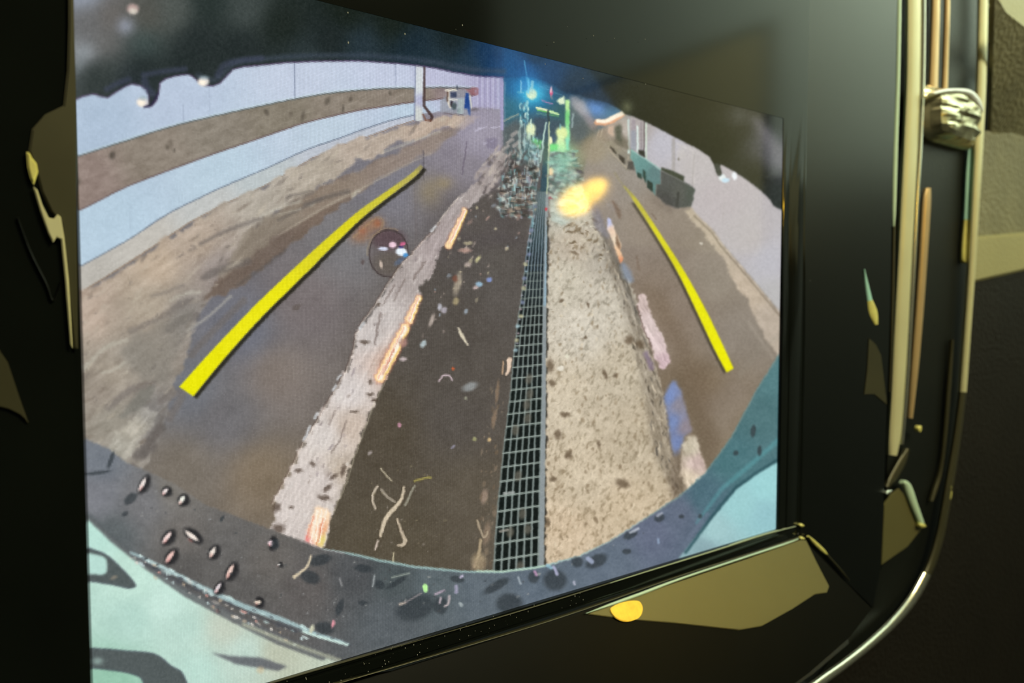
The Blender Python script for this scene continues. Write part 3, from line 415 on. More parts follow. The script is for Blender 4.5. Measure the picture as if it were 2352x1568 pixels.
# ---------------------------------------------------------------- dark lens rim at the top
edge = [(120, 246), (172, 231), (190, 222), (215, 217), (232, 222), (248, 225), (265, 213), (285, 201), (303, 193), (322, 197), (337, 206), (341, 220), (341, 236), (332, 246), (346, 246), (358, 235), (365, 215), (367, 192), (380, 182), (400, 176), (430, 171), (443, 176), (455, 188), (468, 197), (490, 198), (505, 192), (520, 176), (535, 160), (560, 154), (602, 150), (650, 145), (710, 142), (770, 141), (830, 141), (880, 144), (920, 147), (960, 151), (1000, 157), (1040, 166), (1080, 173), (1110, 176), (1156, 178)]
mid = [(1185, 178), (1205, 174), (1240, 182), (1280, 200), (1300, 214), (1325, 216), (1345, 224), (1380, 232), (1405, 240), (1425, 252), (1436, 262), (1456, 268), (1480, 278), (1500, 288), (1560, 320), (1600, 340), (1630, 360), (1640, 378), (1647, 398), (1656, 410), (1660, 404), (1653, 384), (1656, 377), (1690, 396), (1720, 416), (1750, 440), (1768, 458), (1776, 472), (1790, 480), (1800, 484), (1880, 500)]
top = [(1880, -190), (120, -190)]
hp = edge + mid + top
hm = pmask(hp, 1.6); s, xx, yy, m = hm
hc = idw(xx, yy, [(190, -20, (150, 158, 172)), (200, 60, (104, 104, 104)), (260, 40, (104, 100, 96)), (340, 40, (84, 84, 78)), (240, 110, (112, 110, 108)), (190, 120, (142, 146, 150)), (400, 30, (84, 90, 86)), (480, 20, (40, 50, 48)), (560, 20, (66, 74, 72)), (330, 100, (66, 80, 78)), (450, 90, (36, 44, 44)), (250, 150, (58, 66, 64)), (220, 170, (42, 50, 48)), (330, 150, (34, 42, 42)), (300, 185, (40, 48, 52)), (420, 140, (36, 44, 44)), (550, 110, (36, 44, 44)), (650, 60, (30, 38, 34)), (800, 30, (24, 32, 26)), (760, 90, (30, 38, 38)), (900, 50, (24, 32, 26)), (830, 100, (40, 54, 62)), (700, 125, (44, 54, 56)), (950, 110, (28, 44, 54)), (1000, 140, (38, 54, 64)), (1080, 150, (38, 58, 72)), (1040, 90, (24, 34, 34)), (1120, 130, (26, 54, 86)), (1150, 150, (24, 70, 120)), (1200, 150, (26, 74, 124)), (1240, 165, (28, 68, 110)), (1290, 190, (30, 56, 84)), (1340, 210, (30, 50, 70)), (1280, 150, (22, 46, 70)), (1380, 210, (14, 22, 28)), (1330, 165, (12, 20, 28)), (1450, 230, (16, 20, 16)), (1500, 260, (16, 18, 14)), (1580, 300, (16, 16, 8)), (1650, 330, (16, 18, 10)), (1740, 400, (18, 20, 14)), (1780, 440, (42, 48, 46)), (1700, 280, (20, 20, 16)), (1760, 320, (82, 82, 88)), (1785, 370, (112, 110, 118)), (1600, 200, (8, 8, 4)), (1780, 280, (20, 22, 22))], 2.0, 1500.0)
put(s, m, hc)
LB[s][m > .5] = HOOD
poly([(1157, 60), (1330, 130), (1420, 255), (1300, 214), (1240, 186), (1205, 176), (1157, 180)], [(1170, 160, (24, 84, 136)), (1210, 160, (30, 84, 140)), (1260, 170, (28, 66, 108)), (1320, 200, (30, 52, 76)), (1230, 130, (24, 52, 80))], 7, .75)
line([(1204, 140), (1210, 172)], 2, (110, 200, 236), .9, .7); glow(1215, 190, 30, 26, (40, 140, 210), .5)
glow(1700, 265, 30, 26, (112, 112, 112), .4); poly([(1720, 268), (1745, 268), (1790, 330), (1801, 340), (1801, 386), (1785, 378), (1750, 320)], (116, 112, 118), 8, .65)
line([(x, y - 1) for x, y in edge[1:]], 2.6, (96, 66, 110), 1.2, .65)
band = [(x, y - 14) for x, y in edge[22:]]
line(band, [12] * len(band), (70, 80, 96), 5, .5)
for p, w in ((((245, 205), (270, 192), (295, 182)), 12), (((332, 185), (336, 200), (350, 215)), 16), (((330, 172), (370, 165), (425, 158)), 12), (((500, 172), (515, 150), (545, 140), (600, 134)), 14)): line(p, w, (66, 72, 92), 4, .6, True)
for x, y, rx, ry in ((327, 235, 13, 11), (467, 188, 13, 10)): ell(x, y, rx, ry, (226, 220, 214), 0, .35); ell(x - 2, y + 1, rx * .6, ry * .6, (255, 244, 226), 0, .5); ell(x + 2, y - 10, rx * .8, 5, (150, 170, 180), 0, .6, .6)
line([(332, 246), (348, 240), (362, 216)], 5, (46, 40, 70), 2, .8, True)
ell(305, 20, 13, 11, (206, 176, 170), 0, .5, .8); ell(306, 26, 9, 7, (226, 222, 206), 0, .6, .7); glow(288, 60, 20, 20, (150, 156, 170), .75); glow(195, 120, 26, 16, (150, 156, 160), .55); poly([(172, 160), (205, 90), (190, 150), (172, 175)], (130, 140, 144), 8, .6)
ell(1659, 408, 8, 8, (228, 236, 236), 20, .4); ell(1667, 414, 9, 5, (200, 226, 240), -10, .4); ell(1687, 404, 6, 9, (236, 240, 244), -10, .4); line([(1646, 380), (1653, 400)], 9, (64, 68, 64), 2, .8)
poly([(1641, 376), (1653, 378), (1654, 400), (1648, 404)], (58, 62, 58), 2, .9)
glow(1440, 246, 14, 16, (122, 124, 92), .6)
# ---------------------------------------------------------------- guide lines
yl = [tuple(k) for k in spline([(414, 889), (470, 826), (530, 762), (600, 690), (702, 594), (779, 525), (830, 482), (881, 446), (943, 402), (968, 378)], False, 4)]
yr = [tuple(k) for k in spline([(972, 384), (948, 410), (881, 461), (830, 502), (779, 551), (702, 628), (600, 729), (530, 806), (486, 858), (444, 910)], False, 4)]
poly([(x + 8, y + 6) for x, y in yr] + [(x, y) for x, y in yr[::-1]], (30, 28, 18), 1.4, .8)
poly([(x - 2, y - 1) for x, y in yl] + yr, [(420, 895, (236, 232, 12)), (600, 710, (236, 230, 22)), (780, 538, (222, 214, 36)), (880, 455, (206, 198, 60)), (950, 400, (190, 180, 86)), (970, 380, (150, 142, 100))], .9, lab=LINE_L)
ql = [tuple(k) for k in spline([(1431, 428), (1457, 464), (1508, 543), (1559, 630), (1611, 738), (1640, 800), (1669, 855)], False, 4)]
qr = [tuple(k) for k in spline([(1685, 846), (1664, 800), (1623, 715), (1572, 623), (1521, 543), (1466, 461), (1435, 426)], False, 4)]
poly([(x - 7, y + 2) for x, y in ql[4:]] + ql[4:][::-1], (52, 46, 34), 1.8, .7)
poly(ql + qr, [(1440, 440, (166, 158, 92)), (1462, 464, (196, 188, 64)), (1520, 550, (220, 214, 36)), (1600, 690, (236, 232, 16)), (1670, 840, (240, 236, 8))], 1.3, lab=LINE_R)
line([(1412, 398), (1432, 428)], 4, (150, 142, 108), 3, .5)
# ---------------------------------------------------------------- bumper and body in the lower picture
bu = [(130, 985), (192, 1006), (250, 1030), (290, 1062), (330, 1078), (400, 1110), (470, 1158), (560, 1192), (650, 1226), (740, 1260), (800, 1270), (870, 1286), (950, 1301), (1060, 1312), (1150, 1313), (1250, 1300), (1330, 1277), (1400, 1243), (1480, 1192), (1560, 1140), (1622, 1084), (1680, 1004), (1740, 893), (1785, 822), (1860, 700)]
r = poly(bu + [(1880, 1700), (130, 1700)], [(230, 1060, (116, 122, 130)), (220, 1140, (126, 128, 134)), (330, 1150, (120, 120, 122)), (420, 1230, (114, 110, 106)), (520, 1260, (104, 102, 100)), (620, 1290, (106, 102, 98)), (700, 1350, (98, 94, 92)), (820, 1330, (82, 84, 86)), (900, 1330, (78, 86, 88)), (1000, 1340, (92, 102, 106)), (1100, 1350, (98, 108, 116)), (900, 1420, (92, 98, 102)), (1250, 1340, (98, 110, 122)), (1400, 1290, (102, 114, 128)), (1500, 1220, (102, 110, 130)), (1560, 1180, (98, 108, 126)), (1620, 1140, (80, 110, 122)), (1680, 1060, (78, 118, 124)), (1740, 950, (80, 116, 120)), (1780, 860, (84, 124, 128)), (400, 1120, (124, 120, 114)), (260, 1230, (96, 102, 104)), (420, 1310, (92, 90, 88)), (560, 1370, (96, 94, 92))], soft=2, lab=BUMPER)
mottle(r, 14, 22, 16, 0, 101)
line(bu[9:19], [3, 5, 6, 6, 5, 5, 5, 3, 2, 2], (168, 204, 202), 1.4, .7); line(bu[18:25], 2.6, (110, 150, 152), 1.4, .6); line([(1095, 1311), (1150, 1312), (1215, 1306), (1250, 1299)], 4, (196, 222, 196), 1.4, .7); line([(690, 1242), (745, 1262), (790, 1270)], 4, (160, 150, 150), 1.6, .5)
# white bodywork, left
bl = [(130, 1120), (202, 1186), (240, 1222), (290, 1266), (340, 1304), (420, 1352), (500, 1395), (580, 1434), (640, 1462), (720, 1496), (760, 1514), (830, 1535), (900, 1700), (130, 1700)]
r = poly(bl, [(215, 1220, (186, 224, 212)), (300, 1330, (196, 228, 214)), (300, 1420, (180, 214, 202)), (420, 1440, (186, 216, 204)), (380, 1390, (200, 230, 218)), (560, 1500, (194, 216, 204)), (640, 1500, (190, 196, 176)), (520, 1440, (196, 206, 190)), (260, 1560, (150, 196, 172)), (450, 1540, (188, 220, 208))], soft=2, lab=BODY_L); mottle(r, 12, 40, 30, 0, 102)
line([(202, 1186), (260, 1240), (340, 1300), (430, 1362), (540, 1420), (640, 1468), (740, 1506)], [10, 14, 18, 20, 22, 24, 20], (96, 98, 100), 3, .85)
line([(202, 1178), (280, 1250), (330, 1280)], 8, (92, 100, 102), 4, .5); line([(300, 1268), (380, 1306), (470, 1352), (560, 1392), (640, 1420), (720, 1454), (800, 1478)], [5, 9, 11, 12, 12, 10, 5], (176, 206, 208), 2.4, .8)
specks([(300, 1262), (380, 1300), (560, 1386), (720, 1448), (800, 1474), (790, 1486), (690, 1462), (540, 1400), (360, 1310)], 46, (2, 4.6), (15, 35), [(206, 232, 228), (220, 240, 236), (80, 84, 90), (96, 100, 106)], 104, (1.4, 3), (.5, .95))
line([(340, 1284), (420, 1325), (500, 1368)], 4, (206, 226, 224), 2, .6); line([(690, 1448), (740, 1464), (798, 1480)], 6, (214, 240, 230), 1.6, .8); line([(640, 1430), (690, 1448)], 9, (84, 86, 90), 2.4, .8); line([(330, 1292), (440, 1350), (560, 1402), (680, 1450)], 5, (70, 72, 78), 2.4, .6)
specks([(290, 1275), (330, 1278), (560, 1400), (720, 1470), (700, 1490), (540, 1425), (360, 1330)], 60, (1.6, 4), (10, 50), [(220, 214, 204), (196, 176, 150), (70, 74, 76), (206, 226, 226), (200, 150, 140)], 103, (1, 2.6), (.4, .9)); line([(560, 1434), (660, 1474), (780, 1516)], 7, (206, 210, 180), 4, .6)
def hole(pts, inner=None):
    poly(pts, (84, 92, 92), 1.6, smooth=True); line(list(spline(pts, True, 6)) + [pts[0]], 3, (66, 70, 84), 1.6, .6)
    if inner: poly(inner, (186, 222, 212), 2, smooth=True)
hole([(170, 1248), (204, 1258), (244, 1274), (272, 1298), (304, 1332), (311, 1346), (294, 1350), (256, 1342), (204, 1334), (170, 1330)], [(170, 1266), (206, 1270), (240, 1280), (246, 1300), (240, 1318), (206, 1318), (170, 1318)])
ell(262, 1326, 8, 4, (150, 140, 124), -20, .6, .7)
hole([(170, 1484), (216, 1488), (290, 1494), (356, 1502), (392, 1528), (420, 1548), (430, 1600), (340, 1600), (326, 1560), (290, 1544), (216, 1534), (170, 1530)])
glow(224, 1518, 12, 8, (176, 206, 196), .6); poly([(484, 1498), (530, 1506), (602, 1510), (660, 1530), (640, 1540), (584, 1532), (540, 1524)], (92, 94, 100), 2.4, .85); ell(598, 1538, 8, 8, (206, 180, 140), 0, .6, .5)
# bodywork, right
r = poly([(1560, 1280), (1600, 1230), (1640, 1184), (1690, 1124), (1740, 1086), (1800, 1052), (1880, 1010), (1880, 1330), (1560, 1330)], [(1640, 1220, (164, 202, 204)), (1700, 1160, (158, 206, 208)), (1760, 1120, (160, 212, 214)), (1760, 1180, (150, 196, 202)), (1620, 1260, (140, 170, 176))], soft=2, lab=BODY_R)
line([(1575, 1268), (1640, 1180), (1690, 1120), (1740, 1084), (1800, 1048)], 7, (44, 80, 88), 2.5, .8); line([(1600, 1200), (1660, 1120), (1720, 1070), (1800, 1000)], [4, 8, 10, 10], (96, 160, 166), 4, .6); line([(1580, 1238), (1625, 1180)], 6, (120, 130, 150), 4, .5)
# drops and smears on the bumper
for x, y, rx, ry, an, c in ((327, 1112, 13, 5, -62, (232, 214, 204)), (379, 1128, 7, 5, -50, (226, 206, 200)), (417, 1148, 8, 6, -55, (232, 232, 214)), (383, 1234, 12, 6, -52, (236, 196, 186)), (440, 1230, 14, 6, 38, (236, 214, 196)), (390, 1278, 12, 6, -55, (226, 160, 146)), (488, 1268, 10, 6, -60, (222, 204, 186)), (528, 1312, 13, 6, -62, (232, 180, 160)), (500, 1350, 10, 5, -60, (206, 186, 190)), (622, 1247, 5, 8, 10, (230, 190, 200)), (592, 1383, 6, 6, 0, (206, 180, 150)), (640, 1296, 3, 3, 0, (150, 146, 140))):
    rx *= 1.3; ry *= 1.12; c = tuple(k * .6 + 102 for k in c); ell(x + 4, y, rx * 1.4, ry * 1.9, (34, 34, 36), an, .35, .92); ell(x + 9, y + 4, rx * .9, ry * 1.6, (48, 48, 50), an, .5, .6); ell(x, y, rx, ry * .72, c, an, .35); ell(x - 3, y + rx * .55, rx * .42, ry * .5, (206, 126, 118), an, .6, .35)
for x, y, rx, ry, an in ((712, 1325, 24, 14, 20), (735, 1286, 26, 12, -15), (632, 1249, 10, 12, 0), (835, 1305, 20, 9, 8), (872, 1342, 12, 10, 30), (910, 1338, 26, 6, -32), (955, 1395, 46, 28, -20), (1140, 1345, 32, 10, -30), (1275, 1332, 27, 24, 0), (1226, 1325, 12, 14, 0), (1370, 1288, 26, 14, -25), (1326, 1290, 13, 12, 0), (1448, 1228, 17, 9, -25), (1440, 1266, 10, 6, 0), (1514, 1189, 12, 9, -20), (1565, 1186, 6, 5, 0), (1608, 1185, 5, 5, 0), (1170, 1385, 30, 22, 0), (746, 1442, 22, 14, 10), (300, 1145, 18, 10, -40), (255, 1055, 5, 22, 20), (225, 1085, 30, 4, -8), (780, 1395, 8, 20, 20), (834, 1385, 12, 6, 10), (1012, 1390, 16, 20, 0), (1050, 1330, 16, 8, 10), (287, 1180, 8, 5, -30), (510, 1190, 8, 4, -60), (1730, 990, 6, 14, 10), (1745, 1035, 5, 12, 0), (1690, 1040, 6, 6, 0)):
    ell(x, y, rx, ry, (52, 58, 62), an, .3, .72)
line([(714, 1276), (706, 1300), (690, 1314), (676, 1324)], [4, 6, 6, 9], (222, 206, 176), 1.4, .9, True); ell(977, 1350, 6, 10, (190, 246, 160), -10, .3); ell(765, 1432, 4, 9, (220, 150, 160), 10, .5); ell(716, 1444, 5, 9, (206, 206, 180), 20, .5)
for p, w, c in ((((1000, 1364), (1020, 1356)), 5, (190, 170, 186)), (((1012, 1372), (1010, 1384)), 5, (206, 190, 196)), (((1032, 1368), (1030, 1384), (1022, 1392)), 5, (206, 190, 190)), (((1048, 1346), (1048, 1360)), 8, (170, 166, 190)), (((918, 1388), (930, 1384)), 6, (196, 180, 166)), (((930, 1384), (968, 1362)), 3, (160, 150, 150), ), (((1350, 1282), (1360, 1290)), 10, (170, 180, 206)), (((1272, 1302), (1280, 1318)), 7, (190, 190, 220)), (((1258, 1298), (1266, 1304)), 8, (150, 190, 206)), (((1510, 1184), (1520, 1178)), 6, (170, 176, 190)), (((1448, 1222), (1466, 1214)), 6, (190, 196, 206)), (((1228, 1312), (1232, 1320)), 6, (206, 160, 196)), (((1190, 1325), (1196, 1340)), 5, (170, 180, 186)), (((1318, 1336), (1320, 1342)), 5, (190, 190, 206)), (((1512, 1238), (1512, 1246)), 5, (150, 170, 196)), (((860, 1322), (856, 1346)), 4, (170, 176, 176)), (((900, 1326), (940, 1316)), 4, (150, 160, 150)), (((1058, 1325), (1062, 1322)), 6, (206, 196, 220)), (((780, 1328), (786, 1345)), 4, (150, 150, 150)), (((1056, 1385), (1060, 1390)), 7, (176, 186, 186))):
    line(p, w, c, 1.6, .8, True)
specks([(220, 1040), (480, 1180), (700, 1270), (1000, 1320), (1250, 1310), (1500, 1200), (1480, 1280), (1100, 1400), (800, 1450), (400, 1300)], 90, (1, 2.6), (-60, 0), [(150, 152, 152), (60, 66, 70), (176, 176, 170), (70, 70, 72)], 105, (1, 2), (.3, .7))
np.clip(C, 0, 255, out=C)
# == PICTURE END ==

# ------------------------------------------------------------------ frame of the display (u right, v up, w towards the viewer)
TH, DIST = math.radians(36.3), 0.22           # the panel is turned away to the right
U = Vector((math.cos(TH), math.sin(TH), 0)); V = Vector((0, 0, 1)); N = Vector((math.sin(TH), -math.cos(TH), 0))
O = EYE + Vector((0, DIST, 0))
FRAME = Matrix(((U.x, V.x, N.x, O.x), (U.y, V.y, N.y, O.y), (U.z, V.z, N.z, O.z), (0, 0, 0, 1)))
FINV = FRAME.inverted()
RX = Vector((1, 0, 0)); UP = Vector((0, math.sin(PITCH), math.cos(PITCH))); FW = Vector((0, math.cos(PITCH), -math.sin(PITCH)))

def ray(x, y):
    return RX * ((x - CX) / F_PX) + UP * ((CY - y) / F_PX) + FW

def on_plane(x, y, p0, n):
    """Panel coordinates of the point of plane (p0, n) that the photograph shows at (x, y)."""
    d = FINV.to_3x3() @ ray(x, y); e = FINV @ EYE
    t = (Vector(p0) - e).dot(n) / d.dot(n)
    return e + d * t

def loc(x, y, w=0.0):
    return on_plane(x, y, (0, 0, w), Vector((0, 0, 1)))

# ------------------------------------------------------------------ materials (all node based)
MATS = {}
def mat(name, base, rough=.5, metal=0., spec=.5, noise=None, bump=None, coat=0.):
    if name in MATS: return MATS[name]
    m = bpy.data.materials.new(name); m.use_nodes = True; nt = m.node_tree; b = nt.nodes['Principled BSDF']
    b.inputs['Base Color'].default_value = (*base, 1); b.inputs['Roughness'].default_value = rough
    b.inputs['Metallic'].default_value = metal; b.inputs['Specular IOR Level'].default_value = spec
    b.inputs['Coat Weight'].default_value = coat
    tc = nt.nodes.new('ShaderNodeTexCoord')
    if noise:
        n = nt.nodes.new('ShaderNodeTexNoise'); n.inputs['Scale'].default_value = noise[0]; n.inputs['Detail'].default_value = 6
        r = nt.nodes.new('ShaderNodeMix'); r.data_type = 'RGBA'
        r.inputs['A'].default_value = (*[c * (1 - noise[1]) for c in base], 1); r.inputs['B'].default_value = (*[min(1, c * (1 + noise[1])) for c in base], 1)
        nt.links.new(tc.outputs['Object'], n.inputs['Vector']); nt.links.new(n.outputs['Fac'], r.inputs['Factor']); nt.links.new(r.outputs['Result'], b.inputs['Base Color'])
    if bump:
        n = nt.nodes.new('ShaderNodeTexVoronoi' if bump[2] else 'ShaderNodeTexNoise'); n.inputs['Scale'].default_value = bump[0]
        p = nt.nodes.new('ShaderNodeBump'); p.inputs['Strength'].default_value = bump[1]; p.inputs['Distance'].default_value = .001
        nt.links.new(tc.outputs['Object'], n.inputs['Vector']); nt.links.new(n.outputs[0], p.inputs['Height']); nt.links.new(p.outputs['Normal'], b.inputs['Normal'])
    MATS[name] = m
    return m
GLOSS = mat('piano_black', (.0060, .0075, .0058), .12, 0, .5, noise=(40, .3))
SOFTBLACK = mat('soft_black_plastic', (.006, .0075, .0055), .45, 0, .4, noise=(60, .3), bump=(900, .15, False))
CHAMFER = mat('dark_satin_black', (.004, .0045, .0035), .35, 0, .10, noise=(40, .3))
OLIVE = mat('olive_reflection', (.215, .195, .078), .40, .35, .5, noise=(30, .12))  # cabin reflection put into the colour
OLIVE_DARK = mat('olive_sheen_dim', (.075, .07, .036), .42, .3, .5, noise=(45, .3))  # dimmer reflections and lines, sheen put into the colour
GOLD = mat('gold_glint', (1.0, .84, .26), .4, .1, .6, noise=(400, .2))  # colour of glints, for thin plates and strips
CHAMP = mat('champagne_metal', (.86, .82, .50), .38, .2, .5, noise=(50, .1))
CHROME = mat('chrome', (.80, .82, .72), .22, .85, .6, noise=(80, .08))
MINT = mat('mint_glint_metal', (.72, .98, .72), .4, .05, .6, noise=(60, .1))  # pale highlights put into the colour
TEAL = mat('teal_glint', (.50, .92, .84), .4, .05, .6, noise=(60, .1))  # bluish highlights put into the colour
COPPER = mat('copper_metal', (.82, .58, .30), .35, .5, .5, noise=(60, .15))
LEATHER = mat('tan_leather', (.26, .245, .15), .6, 0, .35, noise=(26, .35), bump=(420, .5, True))
LIT_TAN = mat('lit_tan', (.47, .44, .23), .5, 0, .4, noise=(20, .1), bump=(500, .2, True))  # dash tone brightened to carry the light falling on it
DARKPAD = mat('dark_leather', (.011, .0085, .0055), .65, 0, .3, noise=(30, .3), bump=(420, .4, True))

# ------------------------------------------------------------------ object helpers
def empty(name, label, cat, group=None):
    o = bpy.data.objects.new(name, None); sc.collection.objects.link(o)
    o.empty_display_size = .02; o.matrix_world = FRAME
    o['label'] = label; o['category'] = cat
    if group: o['group'] = group
    return o

def link(name, me, m, parent, label=None):
    o = bpy.data.objects.new(name, me); sc.collection.objects.link(o)
    if m: me.materials.append(m)
    if parent is not None: o.parent = parent
    if label: o['label'] = label
    return o

def from_bm(name, bm, m, parent, smooth=False, label=None):
    bmesh.ops.recalc_face_normals(bm, faces=bm.faces)
    me = bpy.data.meshes.new(name); bm.to_mesh(me); bm.free()
    if smooth:
        for p in me.polygons: p.use_smooth = True
        me.set_sharp_from_angle(angle=math.radians(40))
    return link(name, me, m, parent, label)

def spl(pts, n=6, closed=False):
    return [tuple(k) for k in spline(pts, closed, n)]

def slab(name, pts, m, parent, w=0.0, thick=.002, bevel=.0003, plane=None, smooth=False, label=None, local=False):
    """A plate with the outline measured on the photograph, lying in a plane of the dash, with real thickness."""
    if smooth: pts = spl(pts, 5, True)
    n = Vector((0, 0, 1)); p0 = Vector((0, 0, w))
    if plane: p0, n = Vector(plane[0]) + Vector(plane[1]).normalized() * w, Vector(plane[1]).normalized()
    P = [Vector(p) for p in pts] if local else [on_plane(x, y, p0, n) for x, y in pts]
    bm = bmesh.new(); vs = [bm.verts.new(p) for p in P]; f = bm.faces.new(vs)
    e = bmesh.ops.extrude_face_region(bm, geom=[f])
    low = [g for g in e['geom'] if isinstance(g, bmesh.types.BMVert)]
    bmesh.ops.translate(bm, verts=low, vec=-n * thick)
    if bevel:
        ed = [k for k in bm.edges if all(v in vs for v in k.verts)]
        bmesh.ops.bevel(bm, geom=ed, offset=bevel, segments=2, affect='EDGES', clamp_overlap=True)
    return from_bm(name, bm, m, parent, True, label)

def rail(name, pts, m, parent, w=0.0, h=.001, n=6, plane=None, label=None, smooth=True):
    """A half-round strip; pts are (x, y, width) along it."""
    if smooth: pts = spl(pts, 6)
    bm = bmesh.new(); rings = []
    for i, (x, y, wd) in enumerate(pts):
        a = pts[max(0, i - 1)]; b = pts[min(len(pts) - 1, i + 1)]
        t = Vector((b[0] - a[0], b[1] - a[1])).normalized(); q = Vector((-t.y, t.x)) * wd * .5
        if plane: L, R = on_plane(x + q.x, y + q.y, *plane), on_plane(x - q.x, y - q.y, *plane); nn = Vector(plane[1])
        else: L, R = loc(x + q.x, y + q.y, w), loc(x - q.x, y - q.y, w); nn = Vector((0, 0, 1))
        c = (L + R) / 2; s = (L - R) / 2
        rings.append([bm.verts.new(c + s * math.cos(k * math.pi / n) + nn * h * math.sin(k * math.pi / n)) for k in range(n + 1)] +
                     [bm.verts.new(c - s * .9 - nn * h), bm.verts.new(c + s * .9 - nn * h)])
    for a, b in zip(rings, rings[1:]):
        for k in range(len(a)):
            j = (k + 1) % len(a); bm.faces.new((a[k], a[j], b[j], b[k]))
    bm.faces.new(rings[0]); bm.faces.new(rings[-1][::-1])
    return from_bm(name, bm, m, parent, True, label)

def rrect(u0, v0, u1, v1, r, w, n=6, side=0, flat=None):
    out = []
    for cx, cy, a in ((u1 - r, v1 - r, 0), (u0 + r, v1 - r, 90), (u0 + r, v0 + r, 180), (u1 - r, v0 + r, 270)):
        for k in range(n + 1):
            t = math.radians(a + 90 * k / n); out.append(Vector((cx + r * math.cos(t), cy + r * math.sin(t), w)))
        if side and a in (90, 270):
            x = u0 if a == 90 else u1
            for k in range(1, side):
                q = k / side; out.append(Vector((x, (v1 - r) + (v0 - v1 + 2 * r) * q if a == 90 else (v0 + r) + (v1 - v0 - 2 * r) * q, w)))
    if flat is not None:
        for p in out:
            k = min(1, max(0, (flat - p.y) / .06)); p.z = .00015 + (p.z - .00015) * k if p.z > -.003 else p.z
    return out

# ------------------------------------------------------------------ the display
HB = .0012                                           # the bezel stands this far above the glass
SU0, SU1 = loc(191, 784).x, loc(1797, 700, HB).x
SV0, SV1 = loc(1200, 1390).y, loc(1350, 158).y
BU0, BU1 = loc(-60, 784, HB).x, loc(1847, 900, HB).x
BV0, BV1 = loc(1500, 1338, HB).y, SV1 + .085
disp = empty('infotainment_display', 'lit centre screen showing the reversing camera picture in a glossy black surround', 'display')

bm = bmesh.new(); loops = []
def fr(f): return (SU0 + (BU0 - SU0) * f, SV0 + (BV0 - SV0) * f, SU1 + (BU1 - SU1) * f, SV1 + (BV1 - SV1) * f)
for f, w, r in ((0, -.0004, .0006), (0, 0, .0006), (.03, HB, .0008), (.17, HB, .001), (.19, HB - .0003, .001), (.33, HB - .0003, .0012), (.35, HB, .0014), (.83, HB + .0001, .003),
                (.86, HB - .0002, .003), (.92, HB - .0002, .0032), (.95, HB + .0002, .0034), (.985, HB + .0002, .0036), (1.0, HB - .0002, .004), (1.0, -.006, .004)):
    a, b, c, d = fr(f); loops.append([bm.verts.new(p) for p in rrect(a, b, c, d, r, w, 6, 12, SV1 - .02)])
for A, B in zip(loops, loops[1:]):
    for k in range(len(A)):
        j = (k + 1) % len(A); bm.faces.new((A[k], A[j], B[j], B[k]))
bezel = from_bm('bezel', bm, GLOSS, disp, True, 'glossy black stepped bezel around the screen')

# the screen: a glass-fronted panel whose lit picture is laid out in its own pixels
bm = bmesh.new()
q = [bm.verts.new(p) for p in rrect(SU0 - .0008, SV0 - .0008, SU1 + .0008, SV1 + .0008, .0006, -.0002)]
f = bm.faces.new(q); e = bmesh.ops.extrude_face_region(bm, geom=[f])
bmesh.ops.translate(bm, verts=[g for g in e['geom'] if isinstance(g, bmesh.types.BMVert)], vec=(0, 0, -.005))
screen = from_bm('screen', bm, SOFTBLACK, disp, False, 'lit colour screen with the camera picture')

NU, NV = 744, 464
pic = bpy.data.materials.new('lit_picture'); pic.use_nodes = True; nt = pic.node_tree; b = nt.nodes['Principled BSDF']
b.inputs['Base Color'].default_value = (.002, .002, .002, 1); b.inputs['Roughness'].default_value = .06; b.inputs['Specular IOR Level'].default_value = .5
at = nt.nodes.new('ShaderNodeAttribute'); at.attribute_name = 'picture'
tc = nt.nodes.new('ShaderNodeTexCoord'); sx = nt.nodes.new('ShaderNodeSeparateXYZ'); nt.links.new(tc.outputs['Object'], sx.inputs[0])
def pix_line(sock, o0, pitch, depth):
    a = nt.nodes.new('ShaderNodeMath'); a.operation = 'MULTIPLY_ADD'; a.inputs[1].default_value = 2 * math.pi / pitch; a.inputs[2].default_value = -o0 * 2 * math.pi / pitch
    c = nt.nodes.new('ShaderNodeMath'); c.operation = 'COSINE'
    d = nt.nodes.new('ShaderNodeMath'); d.operation = 'MULTIPLY_ADD'; d.inputs[1].default_value = -depth; d.inputs[2].default_value = 1.0
    nt.links.new(sock, a.inputs[0]); nt.links.new(a.outputs[0], c.inputs[0]); nt.links.new(c.outputs[0], d.inputs[0])
    return d.outputs[0]
gx_ = pix_line(sx.outputs[0], SU0, (SU1 - SU0) / NU, .16); gy_ = pix_line(sx.outputs[1], SV0, (SV1 - SV0) / NV, .09)
mm = nt.nodes.new('ShaderNodeMath'); mm.operation = 'MULTIPLY'; nt.links.new(gx_, mm.inputs[0]); nt.links.new(gy_, mm.inputs[1])
pic.cycles.emission_sampling = 'NONE'
nt.links.new(at.outputs['Color'], b.inputs['Emission Color']); nt.links.new(mm.outputs[0], b.inputs['Emission Strength'])

